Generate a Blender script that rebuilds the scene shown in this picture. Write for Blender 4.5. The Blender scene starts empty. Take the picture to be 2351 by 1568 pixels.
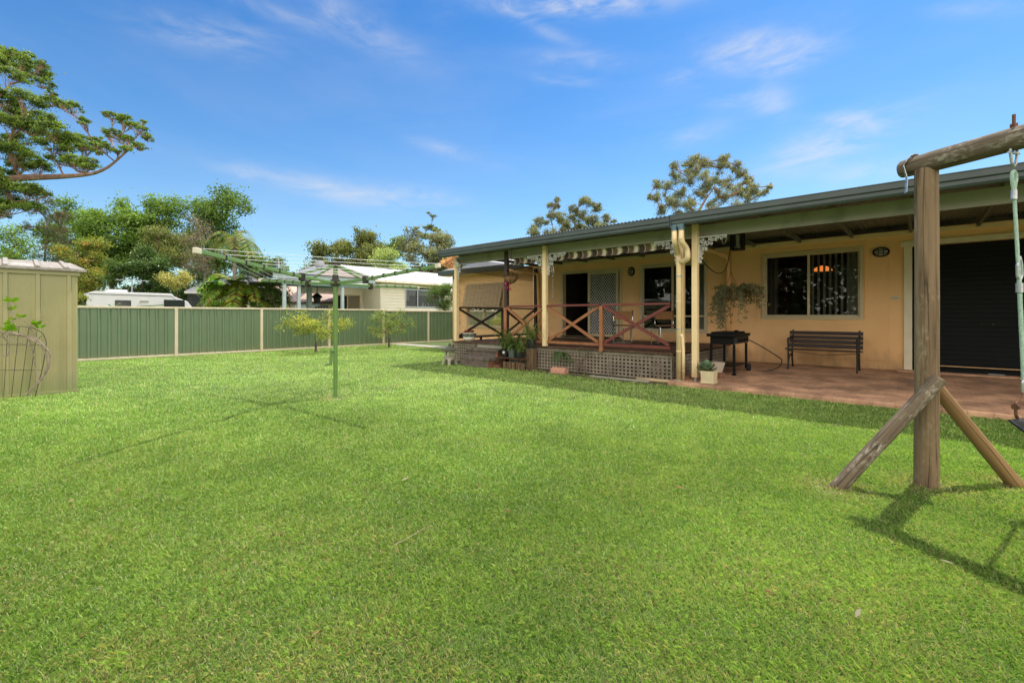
import bpy, math, random
import numpy as np
from mathutils import Vector, Quaternion
random.seed(7)
sc = bpy.context.scene
COL = sc.collection
R = math.radians
PI = math.pi
# ------------------------------------------------------------------ camera frame
FPX, CX, HY, EYE = 1045.0, 1175.5, 725.0, 1.25
_a = math.atan2(CX - 3, FPX); SA, CA = math.sin(_a), math.cos(_a)
def at(px, py, d):
    """a place in the yard: d metres ahead of the viewpoint, found from survey marks"""
    x = (px - CX) / FPX
    return Vector(((x*CA + SA)*d, (-x*SA + CA)*d, EYE + (HY - py)/FPX*d))
RIGHT = Vector((CA, -SA, 0)); FWD = Vector((SA, CA, 0))
# ------------------------------------------------------------------ objects
ORG = {}
def tag(o, label=None, cat=None, group=None, kind=None):
    if label: o['label'] = label
    if cat: o['category'] = cat
    if group: o['group'] = group
    if kind: o['kind'] = kind
    return o
def thing(name, loc, label, cat, group=None):
    o = bpy.data.objects.new(name, None); COL.objects.link(o)
    o.location = loc; o.empty_display_size = 0.2
    ORG[o.name] = Vector(loc)
    return tag(o, label, cat, group)
def link(name, me, mat, parent=None, smooth=False, bevel=0.0, org=None):
    o = bpy.data.objects.new(name, me); COL.objects.link(o)
    if mat is not None: me.materials.append(mat)
    if parent is not None:
        o.parent = parent; ORG[o.name] = ORG[parent.name]
    else:
        ORG[o.name] = Vector(org) if org is not None else Vector((0, 0, 0)); o.location = ORG[o.name]
    if smooth:
        me.polygons.foreach_set('use_smooth', [True]*len(me.polygons))
    if bevel:
        m = o.modifiers.new('bevel', 'BEVEL'); m.width = bevel; m.segments = 2
        m.limit_method = 'ANGLE'; m.angle_limit = R(40)
    return o
class MB:
    def __init__(s): s.v = []; s.f = []
    def poly(s, pts):
        n = len(s.v); s.v += [Vector(p) for p in pts]; s.f.append(tuple(range(n, n+len(pts)))); return s
    def box(s, x0, x1, y0, y1, z0, z1):
        n = len(s.v)
        s.v += [Vector((x, y, z)) for z in (z0, z1) for y in (y0, y1) for x in (x0, x1)]
        for f in ((0,2,3,1),(4,5,7,6),(0,1,5,4),(2,6,7,3),(0,4,6,2),(1,3,7,5)): s.f.append(tuple(n+i for i in f))
        return s
    def bar(s, p0, p1, w, h, up=(0, 0, 1)):
        p0, p1 = Vector(p0), Vector(p1); d = (p1-p0).normalized(); u = Vector(up)
        a = d.cross(u)
        if a.length < 1e-4: a = d.cross(Vector((0, 1, 0)))
        a.normalize(); b = a.cross(d).normalized(); n = len(s.v)
        for p in (p0, p1):
            for i, j in ((-1,-1),(1,-1),(1,1),(-1,1)): s.v.append(p + a*(i*w/2) + b*(j*h/2))
        for f in ((3,2,1,0),(4,5,6,7),(0,1,5,4),(1,2,6,5),(2,3,7,6),(3,0,4,7)): s.f.append(tuple(n+i for i in f))
        return s
    def tube(s, pts, r, n=8, cap=True):
        pts = [Vector(p) for p in pts]; m = len(pts)
        rs = r if isinstance(r, (list, tuple)) else [r]*m
        b0 = len(s.v); prev = None
        for i, p in enumerate(pts):
            d = (pts[min(i+1, m-1)] - pts[max(i-1, 0)])
            if d.length < 1e-9: d = Vector((0, 0, 1))
            d.normalize()
            if prev is None:
                a = d.cross(Vector((0, 0, 1)))
                if a.length < 1e-3: a = d.cross(Vector((1, 0, 0)))
            else:
                a = prev - d*prev.dot(d)
                if a.length < 1e-4: a = d.cross(Vector((1, 0.3, 0.2)))
            a.normalize(); prev = a; b = d.cross(a)
            for k in range(n):
                t = 2*PI*k/n; s.v.append(p + (a*math.cos(t) + b*math.sin(t))*rs[i])
        for i in range(m-1):
            for k in range(n):
                k2 = (k+1) % n
                s.f.append((b0+i*n+k, b0+i*n+k2, b0+(i+1)*n+k2, b0+(i+1)*n+k))
        if cap and n > 2:
            s.f.append(tuple(b0+k for k in reversed(range(n)))); s.f.append(tuple(b0+(m-1)*n+k for k in range(n)))
        return s
    def lathe(s, c, prof, n=20, cap=True, sq=False):
        c = Vector(c); b0 = len(s.v); m = len(prof)
        for r, z in prof:
            for k in range(n):
                t = 2*PI*k/n + (PI/4 if n == 4 else 0); s.v.append(c + Vector((r*math.cos(t), r*math.sin(t), z)))
        for i in range(m-1):
            for k in range(n):
                k2 = (k+1) % n; s.f.append((b0+i*n+k, b0+i*n+k2, b0+(i+1)*n+k2, b0+(i+1)*n+k))
        if cap:
            s.f.append(tuple(b0+k for k in reversed(range(n)))); s.f.append(tuple(b0+(m-1)*n+k for k in range(n)))
        return s
    def sweep(s, prof, axis, a0, a1, closed=False):
        """extrude a 2-D profile [(u,w)] along an axis; axis 'X': (u,w)->(y,z)  'Y': ->(x,z)  'Z': ->(x,y)"""
        b0 = len(s.v); m = len(prof)
        for a in (a0, a1):
            for u, w in prof:
                s.v.append(Vector({'X': (a, u, w), 'Y': (u, a, w), 'Z': (u, w, a)}[axis]))
        for i in range(m if closed else m-1):
            j = (i+1) % m; s.f.append((b0+i, b0+j, b0+m+j, b0+m+i))
        if closed:
            s.f.append(tuple(b0+i for i in reversed(range(m)))); s.f.append(tuple(b0+m+i for i in range(m)))
        return s
    def build(s, name, mat, parent=None, smooth=False, bevel=0.0, org=None):
        o = ORG[parent.name] if parent is not None else (Vector(org) if org is not None else Vector((0, 0, 0)))
        me = bpy.data.meshes.new(name); me.from_pydata([tuple(v-o) for v in s.v], [], s.f); me.update()
        return link(name, me, mat, parent, smooth, bevel, org)
def bez(p0, p1, p2, n):
    p0, p1, p2 = Vector(p0), Vector(p1), Vector(p2)
    return [p0*(1-t)**2 + p1*2*t*(1-t) + p2*t*t for t in [i/n for i in range(n+1)]]
def copy_tree(o, parent=None):
    c = o.copy(); COL.objects.link(c)
    if parent is not None: c.parent = parent
    for ch in o.children: copy_tree(ch, c)
    return c
# ------------------------------------------------------------------ materials
def newmat(name):
    m = bpy.data.materials.new(name); m.use_nodes = True
    nt = m.node_tree; nt.nodes.clear(); return m, nt, nt.nodes, nt.links
def mat(name, c1, c2=None, scale=6.0, rough=0.7, bump=0.0, bscale=60.0, metal=0.0, spec=0.4, stretch=(1, 1, 1), lo=0.35, hi=0.65,
        c3=None, s3=1.2, lo3=0.5, hi3=0.7, detail=5, bstretch=None, dirt=None):
    m, nt, N, L = newmat(name)
    out = N.new('ShaderNodeOutputMaterial'); b = N.new('ShaderNodeBsdfPrincipled'); L.new(b.outputs[0], out.inputs[0])
    b.inputs['Roughness'].default_value = rough; b.inputs['Metallic'].default_value = metal
    b.inputs['Specular IOR Level'].default_value = spec
    tc = N.new('ShaderNodeTexCoord')
    def noise(sc_, st, det=detail):
        mp = N.new('ShaderNodeMapping'); mp.inputs['Scale'].default_value = st; L.new(tc.outputs['Object'], mp.inputs[0])
        n = N.new('ShaderNodeTexNoise'); n.inputs['Scale'].default_value = sc_; n.inputs['Detail'].default_value = det
        n.inputs['Roughness'].default_value = 0.6; L.new(mp.outputs[0], n.inputs[0]); return n
    if c2 is None: c2 = tuple(x*0.86 for x in c1)
    n = noise(scale, stretch); rp = N.new('ShaderNodeValToRGB'); L.new(n.outputs['Fac'], rp.inputs[0])
    rp.color_ramp.elements[0].position = lo; rp.color_ramp.elements[0].color = (*c2, 1)
    rp.color_ramp.elements[1].position = hi; rp.color_ramp.elements[1].color = (*c1, 1)
    col = rp.outputs[0]
    if c3 is not None:
        n3 = noise(s3, (1, 1, 1), 8); r3 = N.new('ShaderNodeValToRGB'); L.new(n3.outputs['Fac'], r3.inputs[0])
        r3.color_ramp.elements[0].position = lo3; r3.color_ramp.elements[0].color = (0, 0, 0, 1)
        r3.color_ramp.elements[1].position = hi3; r3.color_ramp.elements[1].color = (1, 1, 1, 1)
        mx = N.new('ShaderNodeMixRGB'); L.new(r3.outputs[0], mx.inputs[0]); L.new(col, mx.inputs[1]); mx.inputs[2].default_value = (*c3, 1)
        col = mx.outputs[0]
    if dirt is not None:      # splash and grime low down, streaks above
        z1, dc, k = dirt
        sx = N.new('ShaderNodeSeparateXYZ'); L.new(tc.outputs['Object'], sx.inputs[0])
        mr = N.new('ShaderNodeMapRange'); mr.inputs[1].default_value = z1; mr.inputs[2].default_value = 0.0; mr.inputs[3].default_value = -.1; mr.inputs[4].default_value = .75; L.new(sx.outputs[2], mr.inputs[0])
        nd = noise(5, (1, 1, .35), 7); sm = N.new('ShaderNodeMath'); sm.operation = 'ADD'; L.new(mr.outputs[0], sm.inputs[0]); L.new(nd.outputs['Fac'], sm.inputs[1])
        m2 = N.new('ShaderNodeMapRange'); m2.inputs[1].default_value = .55; m2.inputs[2].default_value = 1.2; m2.inputs[3].default_value = 0; m2.inputs[4].default_value = k; L.new(sm.outputs[0], m2.inputs[0])
        mx = N.new('ShaderNodeMixRGB'); L.new(m2.outputs[0], mx.inputs[0]); L.new(col, mx.inputs[1]); mx.inputs[2].default_value = (*dc, 1); col = mx.outputs[0]
    L.new(col, b.inputs['Base Color'])
    if bump:
        nb = noise(bscale, bstretch or stretch, 4); bp = N.new('ShaderNodeBump'); bp.inputs['Strength'].default_value = bump
        bp.inputs['Distance'].default_value = 0.02; L.new(nb.outputs['Fac'], bp.inputs['Height']); L.new(bp.outputs[0], b.inputs['Normal'])
    return m
def leafmat(name, trans=0.35, rough=0.5, bright=1.0):
    m, nt, N, L = newmat(name)
    out = N.new('ShaderNodeOutputMaterial'); at_ = N.new('ShaderNodeAttribute'); at_.attribute_name = 'Col'
    b = N.new('ShaderNodeBsdfPrincipled'); b.inputs['Roughness'].default_value = rough; b.inputs['Specular IOR Level'].default_value = 0.25
    L.new(at_.outputs['Color'], b.inputs['Base Color'])
    t = N.new('ShaderNodeBsdfTranslucent')
    mul = N.new('ShaderNodeMixRGB'); mul.blend_type = 'MULTIPLY'; mul.inputs[0].default_value = 1; mul.inputs[2].default_value = (1.25, 1.4, 0.5, 1)
    L.new(at_.outputs['Color'], mul.inputs[1]); L.new(mul.outputs[0], t.inputs[0])
    mx = N.new('ShaderNodeMixShader'); mx.inputs[0].default_value = trans
    L.new(b.outputs[0], mx.inputs[1]); L.new(t.outputs[0], mx.inputs[2]); L.new(mx.outputs[0], out.inputs[0])
    return m
def glassmat(name, tint=(0.72, 0.75, 0.75), ior=1.5):
    m, nt, N, L = newmat(name)
    out = N.new('ShaderNodeOutputMaterial'); t = N.new('ShaderNodeBsdfTransparent'); t.inputs[0].default_value = (*tint, 1)
    g = N.new('ShaderNodeBsdfGlossy'); g.inputs['Roughness'].default_value = 0.01; g.inputs[0].default_value = (0.9, 0.92, 0.95, 1)
    f = N.new('ShaderNodeFresnel'); f.inputs[0].default_value = ior
    mx = N.new('ShaderNodeMixShader'); L.new(f.outputs[0], mx.inputs[0]); L.new(t.outputs[0], mx.inputs[1]); L.new(g.outputs[0], mx.inputs[2])
    L.new(mx.outputs[0], out.inputs[0]); return m
def screenmat(name, col, opacity, scale=400):
    m, nt, N, L = newmat(name)
    out = N.new('ShaderNodeOutputMaterial'); t = N.new('ShaderNodeBsdfTransparent'); d = N.new('ShaderNodeBsdfDiffuse')
    tc = N.new('ShaderNodeTexCoord'); n = N.new('ShaderNodeTexNoise'); n.inputs['Scale'].default_value = 3
    mp = N.new('ShaderNodeMapping'); mp.inputs['Scale'].default_value = (1, 1, 60); L.new(tc.outputs['Object'], mp.inputs[0]); L.new(mp.outputs[0], n.inputs[0])
    mr = N.new('ShaderNodeMapRange'); mr.inputs[1].default_value = 0.3; mr.inputs[2].default_value = 0.7
    mr.inputs[3].default_value = opacity*0.93; mr.inputs[4].default_value = min(1, opacity*1.07); L.new(n.outputs['Fac'], mr.inputs[0])
    d.inputs[0].default_value = (*col, 1)
    mx = N.new('ShaderNodeMixShader'); L.new(mr.outputs[0], mx.inputs[0]); L.new(t.outputs[0], mx.inputs[1]); L.new(d.outputs[0], mx.inputs[2])
    L.new(mx.outputs[0], out.inputs[0]); return m
def stripemat(name, cols, axis, period, rough=0.8):
    """cols: [(pos,rgb)] over one period along an object axis"""
    m, nt, N, L = newmat(name)
    out = N.new('ShaderNodeOutputMaterial'); b = N.new('ShaderNodeBsdfPrincipled'); b.inputs['Roughness'].default_value = rough
    L.new(b.outputs[0], out.inputs[0]); tc = N.new('ShaderNodeTexCoord'); sp = N.new('ShaderNodeSeparateXYZ'); L.new(tc.outputs['Object'], sp.inputs[0])
    d = N.new('ShaderNodeMath'); d.operation = 'DIVIDE'; L.new(sp.outputs[axis], d.inputs[0]); d.inputs[1].default_value = period
    fr = N.new('ShaderNodeMath'); fr.operation = 'FRACT'; L.new(d.outputs[0], fr.inputs[0])
    rp = N.new('ShaderNodeValToRGB'); rp.color_ramp.interpolation = 'CONSTANT'; L.new(fr.outputs[0], rp.inputs[0])
    while len(rp.color_ramp.elements) > 1: rp.color_ramp.elements.remove(rp.color_ramp.elements[-1])
    rp.color_ramp.elements[0].position = cols[0][0]; rp.color_ramp.elements[0].color = (*cols[0][1], 1)
    for p, c in cols[1:]:
        e = rp.color_ramp.elements.new(p); e.color = (*c, 1)
    L.new(rp.outputs[0], b.inputs['Base Color']); return m
M = {}
M['wall'] = mat('ochre_paint', (0.92, 0.575, 0.275), (0.88, 0.54, 0.25), 2.5, 0.75, 0.25, 70, c3=(0.83, 0.49, 0.215), s3=0.9, lo3=0.5, hi3=0.85, bstretch=(1, 1, 0.25), dirt=(.75, (.30, .18, .09), .75))
M['cream'] = mat('cream_paint', (0.84, 0.66, 0.38), (0.77, 0.59, 0.33), 3, 0.5, 0.05, 30, c3=(0.5, 0.38, 0.2), s3=3, lo3=0.6, hi3=0.9, dirt=(.5, (.36, .26, .14), .7))
M['frame'] = mat('beige_aluminium', (0.62, 0.52, 0.33), (0.56, 0.46, 0.29), 3, 0.4)
M['gutter'] = mat('teal_grey_steel', (0.048, 0.068, 0.066), (0.036, 0.053, 0.052), 2.5, 0.42, 0, metal=0.0, spec=0.6, c3=(0.068, 0.085, 0.076), s3=2, lo3=0.55, hi3=0.8)
M['fascia'] = mat('sage_green_paint', (0.36, 0.345, 0.27), (0.29, 0.28, 0.22), 3, 0.7, 0.1, 40, stretch=(1, 0.2, 1), c3=(0.16, 0.18, 0.12), s3=2.0, lo3=0.55, hi3=0.8)
M['rafter'] = mat('dark_sage_timber', (0.16, 0.17, 0.11), (0.10, 0.105, 0.07), 4, 0.8)
M['under'] = mat('roof_sheet_underside', (0.17, 0.175, 0.14), (0.13, 0.135, 0.105), 2, 0.6)
M['rooftop'] = mat('weathered_roof_sheet', (0.5, 0.5, 0.48), (0.4, 0.4, 0.39), 2, 0.45)
M['deck'] = mat('dark_deck_boards', (0.13, 0.065, 0.04), (0.075, 0.04, 0.028), 5, 0.6, 0.3, 20, stretch=(0.3, 6, 1), c3=(0.2, 0.12, 0.08), s3=3, lo3=0.55, hi3=0.8)
M['lattice'] = mat('weathered_grey_lattice', (0.30, 0.255, 0.195), (0.205, 0.17, 0.13), 9, 0.9, 0.3, 40, c3=(0.12, 0.105, 0.075), s3=2.0, lo3=0.5, hi3=0.75)
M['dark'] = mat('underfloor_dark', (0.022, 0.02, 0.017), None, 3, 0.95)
M['rust'] = mat('oiled_timber', (0.34, 0.145, 0.062), (0.25, 0.10, 0.045), 6, 0.6, 0.2, 30, stretch=(1, 1, 1), c3=(0.2, 0.09, 0.05), s3=2.5, lo3=0.55, hi3=0.8)
M['redrail'] = mat('dark_red_paint', (0.17, 0.042, 0.032), (0.125, 0.032, 0.026), 6, 0.5, 0.1, 30)
M['brown'] = mat('dark_brown_paint', (0.055, 0.032, 0.024), (0.035, 0.022, 0.018), 5, 0.55)
M['white'] = mat('white_paint', (0.8, 0.79, 0.76), (0.74, 0.73, 0.7), 4, 0.5)
M['lace'] = mat('white_cast_lace', (0.82, 0.82, 0.8), (0.7, 0.7, 0.66), 12, 0.45)
M['jamb'] = mat('pale_cream_trim', (0.80, 0.72, 0.54), (0.72, 0.64, 0.46), 4, 0.5)
M['glass'] = glassmat('window_glass', (0.62, 0.66, 0.66), 1.55)
M['clear'] = glassmat('thin_clear_plastic', (0.85, 0.95, 0.93), 1.35)
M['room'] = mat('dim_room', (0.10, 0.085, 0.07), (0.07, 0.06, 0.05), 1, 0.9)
M['blind'] = mat('vertical_blind_fabric', (0.35, 0.31, 0.25), (0.28, 0.25, 0.2), 6, 0.9)
M['curtain'] = mat('grey_curtain', (0.42, 0.40, 0.35), (0.3, 0.29, 0.25), 10, 0.95, stretch=(1, 1, 0.1))
M['black'] = mat('black_enamel', (0.009, 0.009, 0.009), (0.006, 0.006, 0.006), 5, 0.55, 0.05, 40, spec=0.15)
M['blackmet'] = mat('black_iron', (0.02, 0.019, 0.018), None, 8, 0.55, 0.2, 60)
M['roller'] = mat('dark_green_roller', (0.006, 0.009, 0.009), (0.0045, 0.007, 0.007), 2, 0.55, spec=0.18)
M['metal'] = mat('galvanised_steel', (0.5, 0.52, 0.53), (0.38, 0.4, 0.41), 14, 0.4, 0.05, 60, metal=0.8)
M['chrome'] = mat('chrome_tube', (0.6, 0.6, 0.6), None, 5, 0.2, metal=1.0)
M['benchwood'] = mat('dark_stained_slats', (0.036, 0.016, 0.011), (0.02, 0.010, 0.007), 6, 0.5, 0.15, 40, stretch=(4, 0.5, 4))
M['pipe'] = mat('cream_pipe', (0.86, 0.67, 0.39), (0.80, 0.62, 0.36), 4, 0.4, c3=(0.45, 0.34, 0.2), s3=5, lo3=0.66, hi3=0.9, dirt=(.5, (.33, .24, .13), .8))
M['pipecap'] = mat('grey_pvc', (0.36, 0.42, 0.38), None, 5, 0.5)
M['tealcap'] = mat('teal_outlet', (0.10, 0.17, 0.21), None, 5, 0.45)
M['concrete'] = mat('dark_mossy_concrete', (0.19, 0.15, 0.12), (0.09, 0.075, 0.06), 7, 0.95, 0.5, 50, c3=(0.05, 0.06, 0.035), s3=4, lo3=0.5, hi3=0.8)
M['stone'] = mat('cast_stone', (0.44, 0.41, 0.33), (0.32, 0.30, 0.23), 16, 0.95, 0.5, 60, c3=(0.13, 0.15, 0.09), s3=8, lo3=0.5, hi3=0.72)
M['stonedark'] = mat('mossy_dark_stone', (0.14, 0.145, 0.11), (0.07, 0.075, 0.055), 16, 0.95, 0.5, 60)
M['terracotta'] = mat('terracotta', (0.50, 0.27, 0.18), (0.42, 0.21, 0.14), 14, 0.9, 0.3, 60, c3=(0.5, 0.4, 0.33), s3=6, lo3=0.55, hi3=0.8)
M['plasticpot'] = mat('black_plastic_pot', (0.02, 0.022, 0.023), None, 5, 0.5)
M['greypot'] = mat('grey_green_pot', (0.105, 0.135, 0.125), None, 5, 0.55)
M['glaze'] = mat('cream_glazed_pot', (0.68, 0.65, 0.55), (0.6, 0.57, 0.47), 8, 0.3)
M['glazeband'] = mat('grey_green_glaze', (0.16, 0.18, 0.15), (0.06, 0.07, 0.06), 22, 0.35, lo=0.45, hi=0.55)
M['soil'] = mat('potting_soil', (0.05, 0.035, 0.025), (0.03, 0.02, 0.015), 40, 1.0, 0.6, 80)
M['log_stub'] = mat('old_log_edging', (0.19, 0.125, 0.07), (0.11, 0.07, 0.04), 10, 0.95, 0.4, 40, stretch=(2, 2, 0.3))
M['polecream'] = mat('square_cream_pot', (0.66, 0.56, 0.36), (0.58, 0.49, 0.31), 8, 0.7, 0.2, 60, c3=(0.36, 0.33, 0.22), s3=5, lo3=0.58, hi3=0.85)
M['troughgrey'] = mat('grey_trough', (0.44, 0.38, 0.31), (0.38, 0.33, 0.27), 8, 0.8)
M['hoist'] = mat('green_hoist_paint', (0.13, 0.235, 0.065), (0.11, 0.205, 0.055), 4, 0.38, 0, spec=0.5, c3=(0.14, 0.2, 0.09), s3=6, lo3=0.6, hi3=0.8)
M['hoistlight'] = mat('faded_green_hoist_paint', (0.155, 0.26, 0.09), (0.135, 0.23, 0.08), 4, 0.42, 0, spec=0.5)
M['brownplastic'] = mat('brown_plastic', (0.035, 0.026, 0.02), None, 5, 0.5)
M['ivory'] = mat('ivory_plastic', (0.66, 0.60, 0.47), None, 5, 0.5)
M['line'] = mat('white_line', (0.62, 0.64, 0.62), None, 5, 0.5)
M['fencegreen'] = mat('green_fence_steel', (0.15, 0.215, 0.122), (0.135, 0.20, 0.11), 2, 0.38, 0, spec=0.6, c3=(0.15, 0.21, 0.12), s3=1.5, dirt=(.35, (.20, .20, .11), .8))
M['fencepost'] = mat('cream_fence_steel', (0.66, 0.58, 0.42), (0.6, 0.52, 0.37), 4, 0.45, c3=(0.4, 0.34, 0.22), s3=3, lo3=0.6, hi3=0.85)
M['shed'] = mat('mist_green_shed_steel', (0.37, 0.335, 0.165), (0.335, 0.305, 0.148), 2, 0.5, 0.0, c3=(0.33, 0.31, 0.17), s3=1.4, dirt=(.5, (.21, .24, .09), .8))
M['shedroof'] = mat('weathered_shed_roof', (0.36, 0.325, 0.285), (0.25, 0.22, 0.19), 6, 0.8, 0.2, 40, stretch=(4, 1, 1), c3=(0.42, 0.40, 0.37), s3=4)
M['bark'] = mat('brown_bark', (0.16, 0.105, 0.07), (0.085, 0.055, 0.04), 12, 0.95, 0.6, 20, stretch=(2, 2, 0.4))
M['gumbark'] = mat('pinkish_gum_bark', (0.34, 0.22, 0.16), (0.2, 0.12, 0.085), 3, 0.9, 0.4, 14, stretch=(1, 1, 0.4))
M['palebark'] = mat('grey_gum_bark', (0.30, 0.24, 0.18), (0.17, 0.13, 0.1), 3, 0.9, 0.4, 14)
M['leaf'] = leafmat('foliage', 0.35, 0.5)
M['gloss_leaf'] = leafmat('glossy_foliage', 0.25, 0.35)
M['grassblade'] = leafmat('grass_blades', 0.36, 0.36)
M['caravan'] = mat('white_caravan_skin', (0.72, 0.72, 0.72), (0.66, 0.66, 0.66), 2, 0.35)
M['darkglass'] = mat('dark_window_tint', (0.035, 0.04, 0.042), None, 3, 0.08, spec=0.6)
M['weatherboard'] = mat('cream_weatherboard', (0.90, 0.83, 0.67), (0.86, 0.79, 0.63), 2, 0.6)
M['whiteroof'] = mat('white_tin_roof', (0.78, 0.78, 0.77), (0.7, 0.7, 0.7), 1, 0.45)
M['greyroof'] = mat('grey_tin_roof', (0.24, 0.24, 0.26), (0.21, 0.21, 0.23), 1, 0.45)
M['salmonroof'] = mat('faded_salmon_roof', (0.60, 0.45, 0.36), (0.54, 0.40, 0.32), 1, 0.5)
M['bluepaint'] = mat('pale_blue_paint', (0.50, 0.60, 0.60), (0.42, 0.52, 0.53), 5, 0.6, c3=(0.55, 0.6, 0.6), s3=4)
M['bluegreen'] = mat('blue_green_sheet', (0.19, 0.30, 0.28), (0.15, 0.25, 0.23), 3, 0.6)
M['pinksheet_hipshade'] = mat('pinkish_sheet_and_hip_shade', (0.34, 0.28, 0.25), (0.29, 0.24, 0.215), 2, 0.5)
M['rendered'] = mat('cream_rendered_wall', (0.58, 0.53, 0.42), (0.52, 0.47, 0.37), 2, 0.8)
M['brick'] = mat('red_clay_brick', (0.30, 0.14, 0.085), (0.19, 0.085, 0.055), 20, 0.95, 0.3, 60)
M['cane'] = mat('woven_cane', (0.36, 0.18, 0.07), (0.28, 0.13, 0.05), 40, 0.7)
M['darkwood'] = mat('dark_chair_timber', (0.13, 0.075, 0.045), None, 8, 0.5)
M['coir'] = mat('coconut_fibre', (0.30, 0.17, 0.085), (0.19, 0.10, 0.05), 30, 1.0, 0.6, 60)
M['wire'] = mat('dark_wire', (0.03, 0.035, 0.03), None, 6, 0.5, metal=0.3)
M['vine'] = mat('bare_vine_stem', (0.36, 0.29, 0.23), (0.2, 0.15, 0.12), 30, 0.9, 0.4, 60)
M['rope'] = mat('pale_green_rope', (0.50, 0.66, 0.55), (0.34, 0.5, 0.4), 90, 0.8, 0.5, 200, stretch=(1, 1, 1))
M['rubber'] = mat('black_rubber', (0.015, 0.015, 0.015), None, 6, 0.7)
M['rusty'] = mat('rusty_steel', (0.20, 0.09, 0.05), (0.10, 0.05, 0.03), 30, 0.7, 0.2, 80, metal=0.4)
M['pinkflower'] = mat('magenta_flower', (0.40, 0.03, 0.10), (0.3, 0.02, 0.07), 20, 0.6)
M['mesh'] = screenmat('fly_mesh', (0.03, 0.028, 0.025), 0.35)
M['shade'] = screenmat('brown_shade_cloth', (0.50, 0.36, 0.20), 0.5)
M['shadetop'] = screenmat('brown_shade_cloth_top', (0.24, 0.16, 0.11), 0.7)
def woodmat(name, c1, c2, c3, lich=0.6):
    """round weathered log, grain along local Z, drying cracks and lichen"""
    m, nt, N, L = newmat(name)
    out = N.new('ShaderNodeOutputMaterial'); b = N.new('ShaderNodeBsdfPrincipled'); b.inputs['Roughness'].default_value = 0.85
    b.inputs['Specular IOR Level'].default_value = 0.25; L.new(b.outputs[0], out.inputs[0]); tc = N.new('ShaderNodeTexCoord')
    def noi(sx, sy, sz, s, det=6):
        mp = N.new('ShaderNodeMapping'); mp.inputs['Scale'].default_value = (sx, sy, sz); L.new(tc.outputs['Object'], mp.inputs[0])
        n = N.new('ShaderNodeTexNoise'); n.inputs['Scale'].default_value = s; n.inputs['Detail'].default_value = det; n.inputs['Roughness'].default_value = 0.65
        L.new(mp.outputs[0], n.inputs[0]); return n
    def ramp(src, stops):
        rp = N.new('ShaderNodeValToRGB'); L.new(src, rp.inputs[0])
        rp.color_ramp.elements[0].position = stops[0][0]; rp.color_ramp.elements[0].color = (*stops[0][1], 1)
        rp.color_ramp.elements[1].position = stops[-1][0]; rp.color_ramp.elements[1].color = (*stops[-1][1], 1)
        for p, c in stops[1:-1]:
            e = rp.color_ramp.elements.new(p); e.color = (*c, 1)
        return rp
    g = noi(1, 1, 0.045, 34); col = ramp(g.outputs['Fac'], [(0.3, c2), (0.5, c1), (0.72, tuple(x*1.25 for x in c1))])
    blot = noi(1, 1, 0.4, 6); bm = ramp(blot.outputs['Fac'], [(lich-0.08, (0, 0, 0)), (lich+0.08, (1, 1, 1))])
    fine = noi(1, 1, 0.5, 45); fm = ramp(fine.outputs['Fac'], [(0.45, (0, 0, 0)), (0.6, (1, 1, 1))])
    mu = N.new('ShaderNodeMath'); mu.operation = 'MULTIPLY'; L.new(bm.outputs[0], mu.inputs[0]); L.new(fm.outputs[0], mu.inputs[1])
    mx = N.new('ShaderNodeMixRGB'); L.new(mu.outputs[0], mx.inputs[0]); L.new(col.outputs[0], mx.inputs[1]); mx.inputs[2].default_value = (*c3, 1)
    cr = noi(1, 1, 0.03, 11, 2); ck = ramp(cr.outputs['Fac'], [(0.485, (1, 1, 1)), (0.5, (0.12, 0.1, 0.09)), (0.515, (1, 1, 1))])
    m2 = N.new('ShaderNodeMixRGB'); m2.blend_type = 'MULTIPLY'; m2.inputs[0].default_value = 0.75; L.new(mx.outputs[0], m2.inputs[1]); L.new(ck.outputs[0], m2.inputs[2])
    L.new(m2.outputs[0], b.inputs['Base Color'])
    ad = N.new('ShaderNodeMath'); ad.operation = 'ADD'; L.new(g.outputs['Fac'], ad.inputs[0]); L.new(ck.outputs[0], ad.inputs[1])
    bp = N.new('ShaderNodeBump'); bp.inputs['Strength'].default_value = 0.5; bp.inputs['Distance'].default_value = 0.008
    L.new(ad.outputs[0], bp.inputs['Height']); L.new(bp.outputs[0], b.inputs['Normal']); return m
M['post'] = woodmat('weathered_round_post', (0.215, 0.15, 0.088), (0.095, 0.064, 0.04), (0.34, 0.28, 0.18), 0.57)
M['beamlog'] = woodmat('lichened_round_beam', (0.145, 0.11, 0.072), (0.062, 0.047, 0.032), (0.44, 0.415, 0.33), 0.52)
M['bracelog'] = woodmat('golden_round_brace', (0.27, 0.165, 0.075), (0.15, 0.085, 0.04), (0.3, 0.22, 0.13), 0.62)
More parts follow.
